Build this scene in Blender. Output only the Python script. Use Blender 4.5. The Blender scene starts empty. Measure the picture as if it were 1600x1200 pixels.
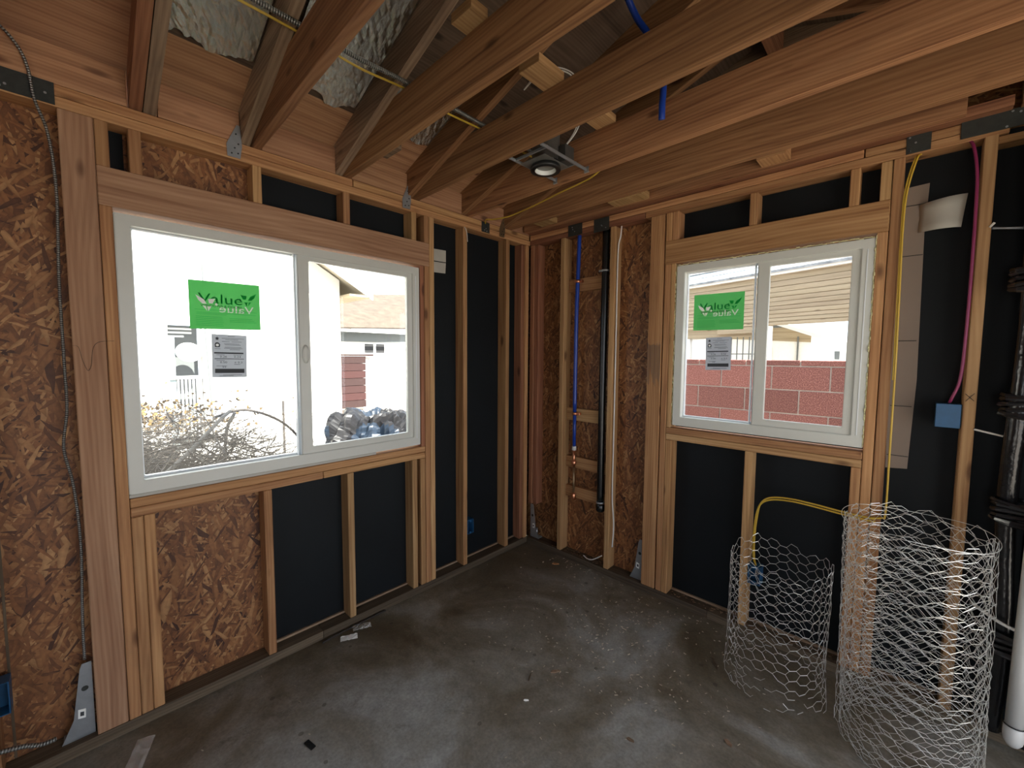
import bpy, bmesh, math, random, zlib
from mathutils import Vector, Matrix, Euler, noise

random.seed(7)
IN = .0254
sc = bpy.context.scene
COL = sc.collection

# ------------------------------------------------------------------ camera
cam_d = bpy.data.cameras.new('camera')
cam_d.sensor_fit = 'HORIZONTAL'
cam_d.sensor_width = 36
cam_d.lens = 645.08 / 1600 * 36
cam_d.clip_start = .02
cam_d.clip_end = 300
cam = bpy.data.objects.new('camera', cam_d)
COL.objects.link(cam)
yaw, pitch, roll = math.radians(43.8781), math.radians(-3.9332), math.radians(.3904)
cam.matrix_world = (Matrix.Translation((2.1741, -2.4472, 1.5448)) @ Matrix.Rotation(yaw, 4, 'Z')
                    @ Matrix.Rotation(math.pi/2 + pitch, 4, 'X') @ Matrix.Rotation(roll, 4, 'Z'))
sc.camera = cam

# ------------------------------------------------------------------ light
w = bpy.data.worlds.new('world')
sc.world = w
w.use_nodes = True
wn = w.node_tree
wn.nodes.clear()
wo = wn.nodes.new('ShaderNodeOutputWorld')
bg = wn.nodes.new('ShaderNodeBackground')
sky = wn.nodes.new('ShaderNodeTexSky')
sky.sky_type = 'NISHITA'
sky.sun_disc = False
sky.sun_elevation = math.radians(50)
sky.sun_rotation = math.radians(80)
sky.dust_density = 2.5
sky.air_density = .8
hz = wn.nodes.new('ShaderNodeMix')
hz.data_type = 'RGBA'
hz.inputs[0].default_value = .5
hz.inputs[7].default_value = (15, 16.2, 18, 1)
wn.links.new(sky.outputs[0], hz.inputs[6])
wn.links.new(hz.outputs[2], bg.inputs[0])
bg.inputs[1].default_value = .30
wn.links.new(bg.outputs[0], wo.inputs[0])

sun_d = bpy.data.lights.new('sun', 'SUN')
sun_d.energy = 26
sun_d.angle = math.radians(.6)
sun_d.color = (1, .95, .87)
sun = bpy.data.objects.new('sun', sun_d)
COL.objects.link(sun)
sd = Vector((1, .12, 1.15))          # towards the sun
sun.rotation_euler = sd.to_track_quat('Z', 'Y').to_euler()

sc.view_settings.view_transform = 'Standard'
sc.view_settings.look = 'None'
sc.view_settings.exposure = .16
sc.view_settings.gamma = 1
sc.view_settings.use_curve_mapping = False
sc.cycles.use_denoising = True
sc.cycles.caustics_reflective = False
sc.cycles.caustics_refractive = False
sc.cycles.max_bounces = 12
sc.cycles.diffuse_bounces = 8
sc.cycles.transparent_max_bounces = 24
sc.cycles.sample_clamp_indirect = 8


# ------------------------------------------------------------------ materials
def nt(name):
    m = bpy.data.materials.new(name)
    m.use_nodes = True
    t = m.node_tree
    return m, t, t.nodes['Principled BSDF']


def N(t, kind, **kw):
    n = t.nodes.new(kind)
    for k, v in kw.items():
        if isinstance(k, str) and k.startswith('i_'):
            key = k[2:]
            n.inputs[int(key) if key.isdigit() else key].default_value = v
        else:
            setattr(n, k, v)
    return n


def ramp(t, stops):
    r = t.nodes.new('ShaderNodeValToRGB')
    e = r.color_ramp.elements
    e[0].position, e[0].color = stops[0][0], (*stops[0][1], 1)
    e[1].position, e[1].color = stops[-1][0], (*stops[-1][1], 1)
    for p, c in stops[1:-1]:
        n = e.new(p)
        n.color = (*c, 1)
    return r


def mixc(t, fac, a, b, blend='MIX'):
    m = t.nodes.new('ShaderNodeMix')
    m.data_type = 'RGBA'
    m.blend_type = blend
    for s, v in ((0, fac), (6, a), (7, b)):
        if isinstance(v, bpy.types.NodeSocket):
            t.links.new(v, m.inputs[s])
        elif s == 0:
            m.inputs[0].default_value = v
        else:
            m.inputs[s].default_value = (*v, 1)
    return m.outputs[2]


def math_(t, op, a, b=0.0, clamp=False):
    m = t.nodes.new('ShaderNodeMath')
    m.operation = op
    m.use_clamp = clamp
    for i, v in ((0, a), (1, b)):
        if isinstance(v, bpy.types.NodeSocket):
            t.links.new(v, m.inputs[i])
        else:
            m.inputs[i].default_value = v
    return m.outputs[0]


def bump(t, b, h, strength=.3, dist=.002):
    n = N(t, 'ShaderNodeBump')
    n.inputs['Strength'].default_value = strength
    n.inputs['Distance'].default_value = dist
    t.links.new(h, n.inputs['Height'])
    t.links.new(n.outputs[0], b.inputs['Normal'])


def wood_mat(name, light, mid, dark, stain=(.05, .04, .035), stain_amt=.25, vary=.45, rough=.72):
    """sawn lumber; UV u runs along the board in metres"""
    m, t, b = nt(name)
    uv = N(t, 'ShaderNodeUVMap', uv_map='UVMap')
    oi = N(t, 'ShaderNodeObjectInfo')
    mp = N(t, 'ShaderNodeMapping')
    mp.inputs['Scale'].default_value = (1.6, 34, 1)
    t.links.new(uv.outputs[0], mp.inputs[0])
    n1 = N(t, 'ShaderNodeTexNoise', i_Scale=1.0, i_Detail=3.0, i_Distortion=.4)
    t.links.new(mp.outputs[0], n1.inputs[0])
    mp2 = N(t, 'ShaderNodeMapping')
    mp2.inputs['Scale'].default_value = (5, 260, 1)
    t.links.new(uv.outputs[0], mp2.inputs[0])
    n2 = N(t, 'ShaderNodeTexNoise', i_Scale=1.0, i_Detail=2.0)
    t.links.new(mp2.outputs[0], n2.inputs[0])
    # growth rings: bands across the board, bent by noise
    sep = N(t, 'ShaderNodeSeparateXYZ')
    t.links.new(uv.outputs[0], sep.inputs[0])
    mp3 = N(t, 'ShaderNodeMapping')
    mp3.inputs['Scale'].default_value = (.9, 5, 1)
    t.links.new(uv.outputs[0], mp3.inputs[0])
    n3 = N(t, 'ShaderNodeTexNoise', i_Scale=1.0, i_Detail=1.0)
    t.links.new(mp3.outputs[0], n3.inputs[0])
    ring = math_(t, 'SINE', math_(t, 'ADD', math_(t, 'MULTIPLY', sep.outputs[1], 420.), math_(t, 'MULTIPLY', n3.outputs[0], 46.)))
    g = math_(t, 'ADD', math_(t, 'MULTIPLY', n1.outputs[0], .80), math_(t, 'MULTIPLY', ring, .055))
    g = math_(t, 'ADD', g, math_(t, 'MULTIPLY', n2.outputs[0], .19))
    r = ramp(t, [(.26, dark), (.50, mid), (.74, light)])
    t.links.new(g, r.inputs[0])
    c = r.outputs[0]
    # knots
    mk = N(t, 'ShaderNodeMapping')
    mk.inputs['Scale'].default_value = (4, 11, 1)
    t.links.new(uv.outputs[0], mk.inputs[0])
    vo = N(t, 'ShaderNodeTexVoronoi', i_Scale=1.0)
    t.links.new(mk.outputs[0], vo.inputs[0])
    kn = math_(t, 'ADD', vo.outputs['Distance'], math_(t, 'MULTIPLY', n1.outputs[0], .08))
    kr = ramp(t, [(.13, (1, 1, 1)), (.24, (0, 0, 0))])
    t.links.new(kn, kr.inputs[0])
    ksp = N(t, 'ShaderNodeSeparateColor')
    t.links.new(vo.outputs['Color'], ksp.inputs[0])
    kgate = math_(t, 'GREATER_THAN', ksp.outputs[0], .72)
    c = mixc(t, math_(t, 'MULTIPLY', math_(t, 'MULTIPLY', kr.outputs[0], kgate), .8), c, (dark[0]*.35, dark[1]*.3, dark[2]*.3))
    # dirt and water stains
    ns = N(t, 'ShaderNodeTexNoise', i_Scale=2.2, i_Detail=5.0, i_Roughness=.65)
    mst = N(t, 'ShaderNodeMapping')
    mst.inputs['Scale'].default_value = (1, 3, 1)
    t.links.new(uv.outputs[0], mst.inputs[0])
    t.links.new(mst.outputs[0], ns.inputs[0])
    sr = ramp(t, [(.55, (0, 0, 0)), (.78, (1, 1, 1))])
    t.links.new(ns.outputs[0], sr.inputs[0])
    c = mixc(t, math_(t, 'MULTIPLY', sr.outputs[0], stain_amt), c, stain)
    hsv = N(t, 'ShaderNodeHueSaturation')
    t.links.new(c, hsv.inputs['Color'])
    t.links.new(math_(t, 'ADD', math_(t, 'MULTIPLY', oi.outputs['Random'], vary), 1 - vary/2), hsv.inputs['Value'])
    hue = math_(t, 'ADD', math_(t, 'MULTIPLY', math_(t, 'FRACT', math_(t, 'MULTIPLY', oi.outputs['Random'], 7.3)), .008), .496)
    t.links.new(hue, hsv.inputs['Hue'])
    hsv.inputs['Saturation'].default_value = .93
    t.links.new(hsv.outputs[0], b.inputs['Base Color'])
    b.inputs['Roughness'].default_value = rough
    b.inputs['Specular IOR Level'].default_value = .25
    bump(t, b, g, .35, .0015)
    return m


FIR = wood_mat('fir_framing', (.53, .29, .115), (.40, .195, .070), (.24, .095, .030))
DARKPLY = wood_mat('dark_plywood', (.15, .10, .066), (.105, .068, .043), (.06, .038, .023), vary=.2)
JOIST = wood_mat('joist_fir', (.42, .21, .082), (.295, .135, .05), (.15, .06, .022))
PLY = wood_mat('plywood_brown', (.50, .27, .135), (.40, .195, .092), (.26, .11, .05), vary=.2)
FIR_RED = wood_mat('fir_red', (.38, .16, .075), (.28, .105, .046), (.16, .052, .022))
PINE = wood_mat('pine_yellow', (.55, .34, .145), (.45, .255, .095), (.28, .135, .045), stain_amt=.15)
GREYWOOD = wood_mat('weathered_wood', (.36, .25, .155), (.25, .165, .10), (.14, .085, .05), stain_amt=.5)
DARKPLATE = wood_mat('dirty_sill_plate', (.15, .11, .07), (.10, .072, .045), (.055, .038, .024), stain_amt=.5)
HEADER = wood_mat('header_fir', (.46, .27, .145), (.36, .195, .098), (.24, .11, .05), stain_amt=.2)
CREAMWOOD = wood_mat('cream_planks', (.36, .29, .19), (.31, .245, .155), (.22, .165, .10), stain_amt=.05, vary=.15)


def osb_mat(name, tint=(1, 1, 1)):
    m, t, b = nt(name)
    tc = N(t, 'ShaderNodeTexCoord')
    uvn = N(t, 'ShaderNodeUVMap', uv_map='UVMap')
    nd = N(t, 'ShaderNodeTexNoise', i_Scale=9.0, i_Detail=2.0)
    t.links.new(uvn.outputs[0], nd.inputs[0])
    off = N(t, 'ShaderNodeVectorMath', operation='SCALE')
    off.inputs['Scale'].default_value = .022
    t.links.new(nd.outputs['Color'], off.inputs[0])
    base = N(t, 'ShaderNodeVectorMath', operation='ADD')
    t.links.new(uvn.outputs[0], base.inputs[0])
    t.links.new(off.outputs[0], base.inputs[1])
    best, col, edge = None, None, None
    for i, (ang, sx, sy) in enumerate([(-24, 13, 78), (8, 14, 84), (36, 14, 74), (-52, 16, 90), (18, 11, 62), (72, 22, 120), (-8, 9, 50), (-38, 12, 100)]):
        rot = N(t, 'ShaderNodeMapping')
        rot.inputs['Rotation'].default_value = (0, 0, math.radians(ang))
        rot.inputs['Location'].default_value = (i*3.7, i*5.1, 0)
        t.links.new(base.outputs[0], rot.inputs[0])
        scl = N(t, 'ShaderNodeMapping')
        scl.inputs['Scale'].default_value = (sx, sy, 1)
        t.links.new(rot.outputs[0], scl.inputs[0])
        v = N(t, 'ShaderNodeTexVoronoi', i_Scale=1.0)
        v.voronoi_dimensions = '2D'
        t.links.new(scl.outputs[0], v.inputs[0])
        sp = N(t, 'ShaderNodeSeparateColor')
        t.links.new(v.outputs['Color'], sp.inputs[0])
        pri = sp.outputs[0]
        if best is None:
            best, col, edge = pri, sp.outputs[1], v.outputs['Distance']
        else:
            gt = math_(t, 'GREATER_THAN', pri, best)
            def sel(a, bb):
                mm = N(t, 'ShaderNodeMix')
                t.links.new(gt, mm.inputs[0])
                t.links.new(a, mm.inputs[2])
                t.links.new(bb, mm.inputs[3])
                return mm.outputs[0]
            col = sel(col, sp.outputs[1])
            edge = sel(edge, v.outputs['Distance'])
            best = math_(t, 'MAXIMUM', pri, best)
    r = ramp(t, [(.0, (.045, .014, .006)), (.08, (.12, .044, .016)), (.45, (.22, .088, .030)), (.78, (.285, .124, .044)), (1, (.43, .23, .095))])
    t.links.new(col, r.inputs[0])
    fine = N(t, 'ShaderNodeTexNoise', i_Scale=60.0, i_Detail=4.0)
    t.links.new(uvn.outputs[0], fine.inputs[0])
    c = mixc(t, .45, r.outputs[0], fine.outputs[0], 'OVERLAY')
    er = ramp(t, [(.35, (1, 1, 1)), (.8, (.5, .46, .42))])
    t.links.new(edge, er.inputs[0])
    c = mixc(t, .55, c, er.outputs[0], 'MULTIPLY')
    c = mixc(t, 1.0, c, tint, 'MULTIPLY')
    t.links.new(c, b.inputs['Base Color'])
    b.inputs['Roughness'].default_value = .6
    h = math_(t, 'SUBTRACT', best, math_(t, 'MULTIPLY', edge, .3))
    bump(t, b, h, .5, .0012)
    return m


OSB = osb_mat('osb')


def simple(name, col, rough=.6, metal=0., noise_scale=0, noise_amt=.0, bmp=0., col2=None, bscale=None, spec=.5):
    m, t, b = nt(name)
    b.inputs['Base Color'].default_value = (*col, 1)
    b.inputs['Roughness'].default_value = rough
    b.inputs['Metallic'].default_value = metal
    b.inputs['Specular IOR Level'].default_value = spec
    if noise_scale:
        tc = N(t, 'ShaderNodeTexCoord')
        n = N(t, 'ShaderNodeTexNoise', i_Scale=float(noise_scale), i_Detail=5.0, i_Roughness=.6)
        t.links.new(tc.outputs['Object'], n.inputs[0])
        c2 = col2 or tuple(c*.55 for c in col)
        r = ramp(t, [(.35, c2), (.65, col)])
        t.links.new(n.outputs[0], r.inputs[0])
        c = mixc(t, noise_amt, col, r.outputs[0])
        t.links.new(c, b.inputs['Base Color'])
        if bmp:
            nb = n
            if bscale:
                nb = N(t, 'ShaderNodeTexNoise', i_Scale=float(bscale), i_Detail=4.0)
                t.links.new(tc.outputs['Object'], nb.inputs[0])
            bump(t, b, nb.outputs[0], bmp, .004)
    return m


PAPER = simple('black_building_paper', (.0065, .009, .011), .6, 0, 3, .5, .6, (.004, .005, .006), 5, spec=.2)
VINYL = simple('white_vinyl', (.62, .63, .58), .38, 0, 6, .25, 0, (.55, .55, .49))
VINYL_EDGE = simple('bright_vinyl_bead', (.78, .82, .84), .3)
STEEL = simple('galvanized_steel', (.42, .45, .47), .42, .75, 30, .4, .1, (.3, .32, .34))
DARKSTEEL = simple('dark_nail_plate', (.055, .06, .055), .5, .5, 40, .5, .2)
WIRE = simple('galvanized_wire', (.72, .73, .71), .35, .55)
YELLOW = simple('yellow_cable', (.55, .36, .04), .4)
MAGENTA = simple('magenta_cable', (.22, .018, .085), .4)
WHITEC = simple('white_cable', (.72, .7, .66), .45)
BLUEBOX = simple('blue_box_plastic', (.012, .085, .2), .4, 0, 30, .4)
BLUEPIPE = simple('blue_pipe_plastic', (.01, .045, .3), .28)
ABS = simple('black_abs', (.008, .009, .009), .25)
COPPER = simple('copper', (.72, .32, .18), .3, .95, 20, .3)
BRASS = simple('dull_brass', (.30, .21, .12), .4, .8)
STRAW = simple('tan_flashing_paper', (.24, .19, .15), .8, 0, 4, .3, .1, (.28, .22, .17))
LIGHTPAPER = simple('pale_flashing_paper', (.5, .48, .42), .7, 0, 4, .3, .1)
FOAM = simple('pale_yellow_foam', (.7, .64, .36), .8, 0, 60, .4, .6)
STUCCO = simple('white_stucco', (.8, .79, .75), .9, 0, 40, .2, .2)
ROOFGREY = simple('grey_shingles', (.2, .23, .26), .9, 0, 12, .7, .4, (.10, .12, .14))
ROOFTAN = simple('tan_shingles', (.095, .072, .052), .9, 0, 3, .7, .4, (.05, .038, .027))
WHITEPAINT = simple('white_paint', (.78, .78, .75), .5)
GREYPAINT = simple('grey_paint', (.11, .12, .12), .6)
DARK = simple('dark_interior', (.02, .02, .022), .8)
WHITEPRINT = simple('white_print', (.92, .94, .9), .7)
BLACKPRINT = simple('black_print', (.012, .03, .018), .7)
LABELGREY = simple('label_print', (.04, .045, .05), .7)
PVC = simple('white_pvc', (.62, .62, .6), .35)
BLACKPLASTIC = simple('black_plastic_wrap', (.009, .009, .01), .22, 0, 14, .3, 1.0, None, 22)
STICK = simple('dry_branch', (.05, .041, .035), .85, 0, 9, .5, .3, (.03, .025, .02))
PALESTICK = simple('pale_branch', (.12, .11, .095), .8, 0, 9, .4)
LEAF = simple('dry_yellow_leaf', (.16, .10, .03), .8)
GREENLEAF = simple('leaf_green', (.035, .055, .02), .7)
MORTAR = simple('mortar', (.33, .28, .25), .9, 0, 40, .4, .4)
LENSWHITE = simple('white_reflector', (.75, .78, .76), .25)
INK = simple('black_marker', (.02, .018, .015), .7)


def foil_mat():
    m, t, b = nt('radiant_foil')
    tc = N(t, 'ShaderNodeTexCoord')
    n = N(t, 'ShaderNodeTexNoise', i_Scale=18.0, i_Detail=8.0, i_Roughness=.75, i_Distortion=2.2)
    mp = N(t, 'ShaderNodeMapping')
    mp.inputs['Scale'].default_value = (1, 2.6, 1)
    t.links.new(tc.outputs['Object'], mp.inputs[0])
    t.links.new(mp.outputs[0], n.inputs[0])
    b.inputs['Base Color'].default_value = (.86, .9, .85, 1)
    b.inputs['Metallic'].default_value = 1
    b.inputs['Roughness'].default_value = .2
    bump(t, b, n.outputs[0], .35, .01)
    return m


FOIL = foil_mat()


def glass_mat():
    m, t, b = nt('window_glass')
    t.nodes.remove(b)
    out = t.nodes['Material Output']
    tr = N(t, 'ShaderNodeBsdfTransparent')
    tr.inputs[0].default_value = (.96, .975, .97, 1)
    gl = N(t, 'ShaderNodeBsdfGlossy')
    gl.inputs['Roughness'].default_value = .02
    fr = N(t, 'ShaderNodeFresnel', i_IOR=1.35)
    mx = N(t, 'ShaderNodeMixShader')
    t.links.new(fr.outputs[0], mx.inputs[0])
    t.links.new(tr.outputs[0], mx.inputs[1])
    t.links.new(gl.outputs[0], mx.inputs[2])
    t.links.new(mx.outputs[0], out.inputs[0])
    return m


GLASS = glass_mat()


def sheet_mat(name, col, trans, frac=.5):
    m, t, b = nt(name)
    t.nodes.remove(b)
    out = t.nodes['Material Output']
    d = N(t, 'ShaderNodeBsdfDiffuse')
    d.inputs[0].default_value = (*col, 1)
    tl = N(t, 'ShaderNodeBsdfTranslucent')
    tl.inputs[0].default_value = (*trans, 1)
    mx = N(t, 'ShaderNodeMixShader')
    mx.inputs[0].default_value = frac
    t.links.new(d.outputs[0], mx.inputs[1])
    t.links.new(tl.outputs[0], mx.inputs[2])
    t.links.new(mx.outputs[0], out.inputs[0])
    return m


GREENSHEET = sheet_mat('green_sheet', (.16, .5, .2), (.27, .66, .29), .5)
DARKGREEN = sheet_mat('dark_green_print', (.01, .22, .07), (.12, .62, .25), .6)
GREYSHEET = sheet_mat('label_sheet', (.6, .62, .64), (.5, .52, .55), .55)


def clear_mat():
    m, t, b = nt('clear_plastic')
    b.inputs['Base Color'].default_value = (.8, .82, .8, 1)
    b.inputs['Roughness'].default_value = .15
    b.inputs['Alpha'].default_value = .3
    tc = N(t, 'ShaderNodeTexCoord')
    n = N(t, 'ShaderNodeTexNoise', i_Scale=60.0, i_Detail=3.0)
    t.links.new(tc.outputs['Object'], n.inputs[0])
    bump(t, b, n.outputs[0], 1, .004)
    return m


CLEAR = clear_mat()


def concrete():
    m, t, b = nt('concrete_floor')
    tc = N(t, 'ShaderNodeTexCoord')
    def nz(s, d=6.0, r=.6, dist=0.):
        n = N(t, 'ShaderNodeTexNoise', i_Scale=float(s), i_Detail=float(d), i_Roughness=r, i_Distortion=dist)
        t.links.new(tc.outputs['Object'], n.inputs[0])
        return n.outputs[0]
    a = nz(1.6, 8, .62, .8)
    r = ramp(t, [(.36, (.14, .118, .082)), (.5, (.215, .20, .165)), (.64, (.31, .315, .30))])
    t.links.new(a, r.inputs[0])
    f = nz(14, 8, .7)
    c = mixc(t, .55, r.outputs[0], f, 'OVERLAY')
    g = nz(90, 3)
    c = mixc(t, .4, c, g, 'OVERLAY')
    d = nz(4.5, 5, .7, 1.5)
    dr = ramp(t, [(.6, (0, 0, 0)), (.72, (1, 1, 1))])
    t.links.new(d, dr.inputs[0])
    c = mixc(t, math_(t, 'MULTIPLY', dr.outputs[0], .5), c, (.085, .076, .055))
    # small dark scuffs and pits
    v = N(t, 'ShaderNodeTexVoronoi', i_Scale=11.0, i_Randomness=1.0)
    t.links.new(tc.outputs['Object'], v.inputs[0])
    sp = N(t, 'ShaderNodeSeparateColor')
    t.links.new(v.outputs['Color'], sp.inputs[0])
    spot = math_(t, 'MULTIPLY', math_(t, 'LESS_THAN', math_(t, 'ADD', v.outputs['Distance'], math_(t, 'MULTIPLY', f, .25)), .24), math_(t, 'GREATER_THAN', sp.outputs[0], .72))
    c = mixc(t, math_(t, 'MULTIPLY', spot, .55), c, (.05, .042, .032))
    sc_ = nz(7, 7, .72, 3.5)
    scr = ramp(t, [(.485, (0, 0, 0)), (.5, (1, 1, 1)), (.515, (0, 0, 0))])
    t.links.new(sc_, scr.inputs[0])
    c = mixc(t, math_(t, 'MULTIPLY', math_(t, 'MULTIPLY', scr.outputs[0], math_(t, 'GREATER_THAN', d, .55)), .45), c, (.07, .06, .05))
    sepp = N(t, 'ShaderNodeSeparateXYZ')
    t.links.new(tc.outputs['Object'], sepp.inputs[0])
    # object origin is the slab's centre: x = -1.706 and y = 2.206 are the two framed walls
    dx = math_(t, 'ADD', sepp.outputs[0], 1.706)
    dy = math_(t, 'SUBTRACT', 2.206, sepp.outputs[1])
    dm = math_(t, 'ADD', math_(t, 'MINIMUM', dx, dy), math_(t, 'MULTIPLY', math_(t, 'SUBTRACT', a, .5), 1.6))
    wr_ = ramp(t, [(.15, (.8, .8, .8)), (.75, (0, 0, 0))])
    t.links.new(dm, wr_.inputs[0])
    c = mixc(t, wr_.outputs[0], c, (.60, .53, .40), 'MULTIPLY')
    t.links.new(c, b.inputs['Base Color'])
    rr = ramp(t, [(.3, (.42, .42, .42)), (.7, (.7, .7, .7))])
    t.links.new(f, rr.inputs[0])
    t.links.new(rr.outputs[0], b.inputs['Roughness'])
    bump(t, b, f, .25, .006)
    return m


CONC = concrete()
GROUND = simple('yard_ground', (.42, .39, .34), .95, 0, 6, .5, .3, (.28, .25, .2))


def cmu_mat():
    m, t, b = nt('pink_block')
    tc = N(t, 'ShaderNodeTexCoord')
    oi = N(t, 'ShaderNodeObjectInfo')
    n = N(t, 'ShaderNodeTexNoise', i_Scale=120.0, i_Detail=3.0, i_Roughness=.7)
    t.links.new(tc.outputs['Object'], n.inputs[0])
    r = ramp(t, [(.3, (.085, .027, .022)), (.5, (.17, .062, .052)), (.7, (.36, .18, .155))])
    t.links.new(n.outputs[0], r.inputs[0])
    n2 = N(t, 'ShaderNodeTexNoise', i_Scale=5.0, i_Detail=5.0)
    t.links.new(tc.outputs['Object'], n2.inputs[0])
    r2 = ramp(t, [(.68, (0, 0, 0)), (.8, (1, 1, 1))])
    t.links.new(n2.outputs[0], r2.inputs[0])
    c = mixc(t, math_(t, 'MULTIPLY', r2.outputs[0], .7), r.outputs[0], (.42, .39, .36))
    h = N(t, 'ShaderNodeHueSaturation')
    t.links.new(c, h.inputs['Color'])
    t.links.new(math_(t, 'ADD', math_(t, 'MULTIPLY', oi.outputs['Random'], .4), .75), h.inputs['Value'])
    t.links.new(h.outputs[0], b.inputs['Base Color'])
    b.inputs['Roughness'].default_value = .95
    bump(t, b, n.outputs[0], .6, .004)
    return m


CMU = cmu_mat()


def flex_mat(name, col, metal, per_m):
    m, t, b = nt(name)
    uv = N(t, 'ShaderNodeUVMap', uv_map='UVMap')
    sep = N(t, 'ShaderNodeSeparateXYZ')
    t.links.new(uv.outputs[0], sep.inputs[0])
    s = math_(t, 'SINE', math_(t, 'MULTIPLY', sep.outputs[0], per_m*6.283))
    r = ramp(t, [(.0, tuple(c*.25 for c in col)), (.6, col)])
    t.links.new(math_(t, 'ADD', math_(t, 'MULTIPLY', s, .5), .5), r.inputs[0])
    t.links.new(r.outputs[0], b.inputs['Base Color'])
    b.inputs['Metallic'].default_value = metal
    b.inputs['Roughness'].default_value = .38
    bump(t, b, s, .8, .001)
    return m


FLEX = flex_mat('flexible_metal', (.32, .32, .30), .7, 130)
TARP_B = simple('blue_tarp', (.018, .028, .044), .42, 0, 8, .5, .4, (.008, .012, .02), 12, spec=.25)
TARP_G = simple('grey_tarp', (.016, .016, .018), .42, 0, 8, .5, .4, (.006, .006, .007), 12, spec=.25)


# ------------------------------------------------------------------ builders
def tag(o, label=None, cat=None, group=None, kind=None):
    if label: o['label'] = label
    if cat: o['category'] = cat
    if group: o['group'] = group
    if kind: o['kind'] = kind
    return o


def empty(name, loc=(0, 0, 0), **kw):
    o = bpy.data.objects.new(name, None)
    o.empty_display_size = .05
    o.location = loc
    COL.objects.link(o)
    return tag(o, **kw)


def link(name, me, mat, parent=None, **kw):
    o = bpy.data.objects.new(name, me)
    if mat is not None:
        me.materials.append(mat)
    COL.objects.link(o)
    if parent is not None:
        o.parent = parent
        o.matrix_parent_inverse = Matrix.Translation(-parent.location) if parent.type == 'EMPTY' and parent.parent is None else Matrix()
    return tag(o, **kw)


def uv_box(bm, axis, seed):
    uvl = bm.loops.layers.uv.new('UVMap')
    rnd = random.Random(seed)
    ou, ov = rnd.uniform(0, 40), rnd.uniform(0, 40)
    for f in bm.faces:
        n = f.normal
        a = max(range(3), key=lambda i: abs(n[i]))
        others = [i for i in range(3) if i != a]
        if axis in others:
            ui = axis
            vi = [i for i in others if i != axis][0]
        else:
            ui, vi = others
        for l in f.loops:
            co = l.vert.co
            l[uvl].uv = (co[ui] + ou, co[vi] + ov + a*7.3)


FRAMING = {'stud', 'king_stud', 'trimmer_stud', 'post', 'cripple_stud', 'sill_board', 'top_plate', 'header'}
WALLS = [None, None]


def box(name, mat, parent, x0, x1, y0, y1, z0, z1, axis=None, bev=.0015, rot=None, rot_about=None, **kw):
    """axis-aligned board; grain along axis (longest by default); object origin at the board's centre"""
    if x1 < x0: x0, x1 = x1, x0
    if y1 < y0: y0, y1 = y1, y0
    if z1 < z0: z0, z1 = z1, z0
    if name in FRAMING:
        gk = random.Random(int((x0*7+y0*11+z0*13)*1000))
        sh = gk.uniform(.0005, .0013)
        if parent is WALLS[0] and name != 'header':
            y0 += sh; y1 -= sh; x1 -= gk.uniform(0, .003)
            if name in ('sill_board', 'top_plate'): z0 += sh; z1 -= sh
        elif parent is WALLS[1] and name != 'header':
            x0 += sh; x1 -= sh; y0 += gk.uniform(0, .003)
            if name in ('sill_board', 'top_plate'): z0 += sh; z1 -= sh
    d = Vector((x1-x0, y1-y0, z1-z0))
    c = Vector(((x0+x1)/2, (y0+y1)/2, (z0+z1)/2))
    if axis is None:
        axis = max(range(3), key=lambda i: d[i])
    bm = bmesh.new()
    bmesh.ops.create_cube(bm, size=1)
    for v in bm.verts:
        v.co = Vector((v.co.x*d.x, v.co.y*d.y, v.co.z*d.z))
    if name in FRAMING: bev = .003
    if bev and min(d) > bev*3:
        bmesh.ops.bevel(bm, geom=list(bm.edges), offset=bev, segments=1, affect='EDGES')
    bm.normal_update()
    uv_box(bm, axis, zlib.crc32(('%s %.3f %.3f %.3f' % (name, x0, y0, z0)).encode()) & 0xffff)
    me = bpy.data.meshes.new(name)
    bm.to_mesh(me)
    bm.free()
    o = link(name, me, mat, parent, **kw)
    M = Matrix.Translation(c)
    if rot is not None:
        M = M @ rot
    if o.parent is not None and o.parent.type != 'EMPTY':
        o.matrix_parent_inverse = o.parent.matrix_basis.inverted()
    o.matrix_basis = M
    return o


def smooth_path(pts, n=8):
    P = [Vector(p) for p in pts]
    if len(P) < 3:
        return P
    out = []
    for i in range(len(P)-1):
        p0, p1, p2, p3 = P[max(i-1, 0)], P[i], P[i+1], P[min(i+2, len(P)-1)]
        for k in range(n):
            t = k/n
            out.append(.5*((2*p1) + (p2-p0)*t + (2*p0-5*p1+4*p2-p3)*t*t + (-p0+3*p1-3*p2+p3)*t**3))
    out.append(P[-1])
    return out


def tube_into(V, F, U, pts, r, sides=8, r1=None):
    n = len(pts)
    L = 0
    prev = None
    base = len(V)
    up = None
    for i, p in enumerate(pts):
        tdir = (pts[min(i+1, n-1)] - pts[max(i-1, 0)])
        if tdir.length < 1e-9: tdir = Vector((0, 0, 1))
        tdir.normalize()
        if up is None:
            up = tdir.orthogonal().normalized()
        up = (up - tdir*up.dot(tdir))
        if up.length < 1e-6: up = tdir.orthogonal()
        up.normalize()
        side = tdir.cross(up)
        if prev is not None: L += (p-prev).length
        prev = p
        rr = r if r1 is None else r + (r1-r)*i/max(n-1, 1)
        for k in range(sides):
            a = 2*math.pi*k/sides
            V.append(p + up*math.cos(a)*rr + side*math.sin(a)*rr)
            U.append((L, k/sides))
    for i in range(n-1):
        for k in range(sides):
            k2 = (k+1) % sides
            F.append((base+i*sides+k, base+i*sides+k2, base+(i+1)*sides+k2, base+(i+1)*sides+k))
    F.append(tuple(base+k for k in range(sides))[::-1])
    F.append(tuple(base+(n-1)*sides+k for k in range(sides)))


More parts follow.
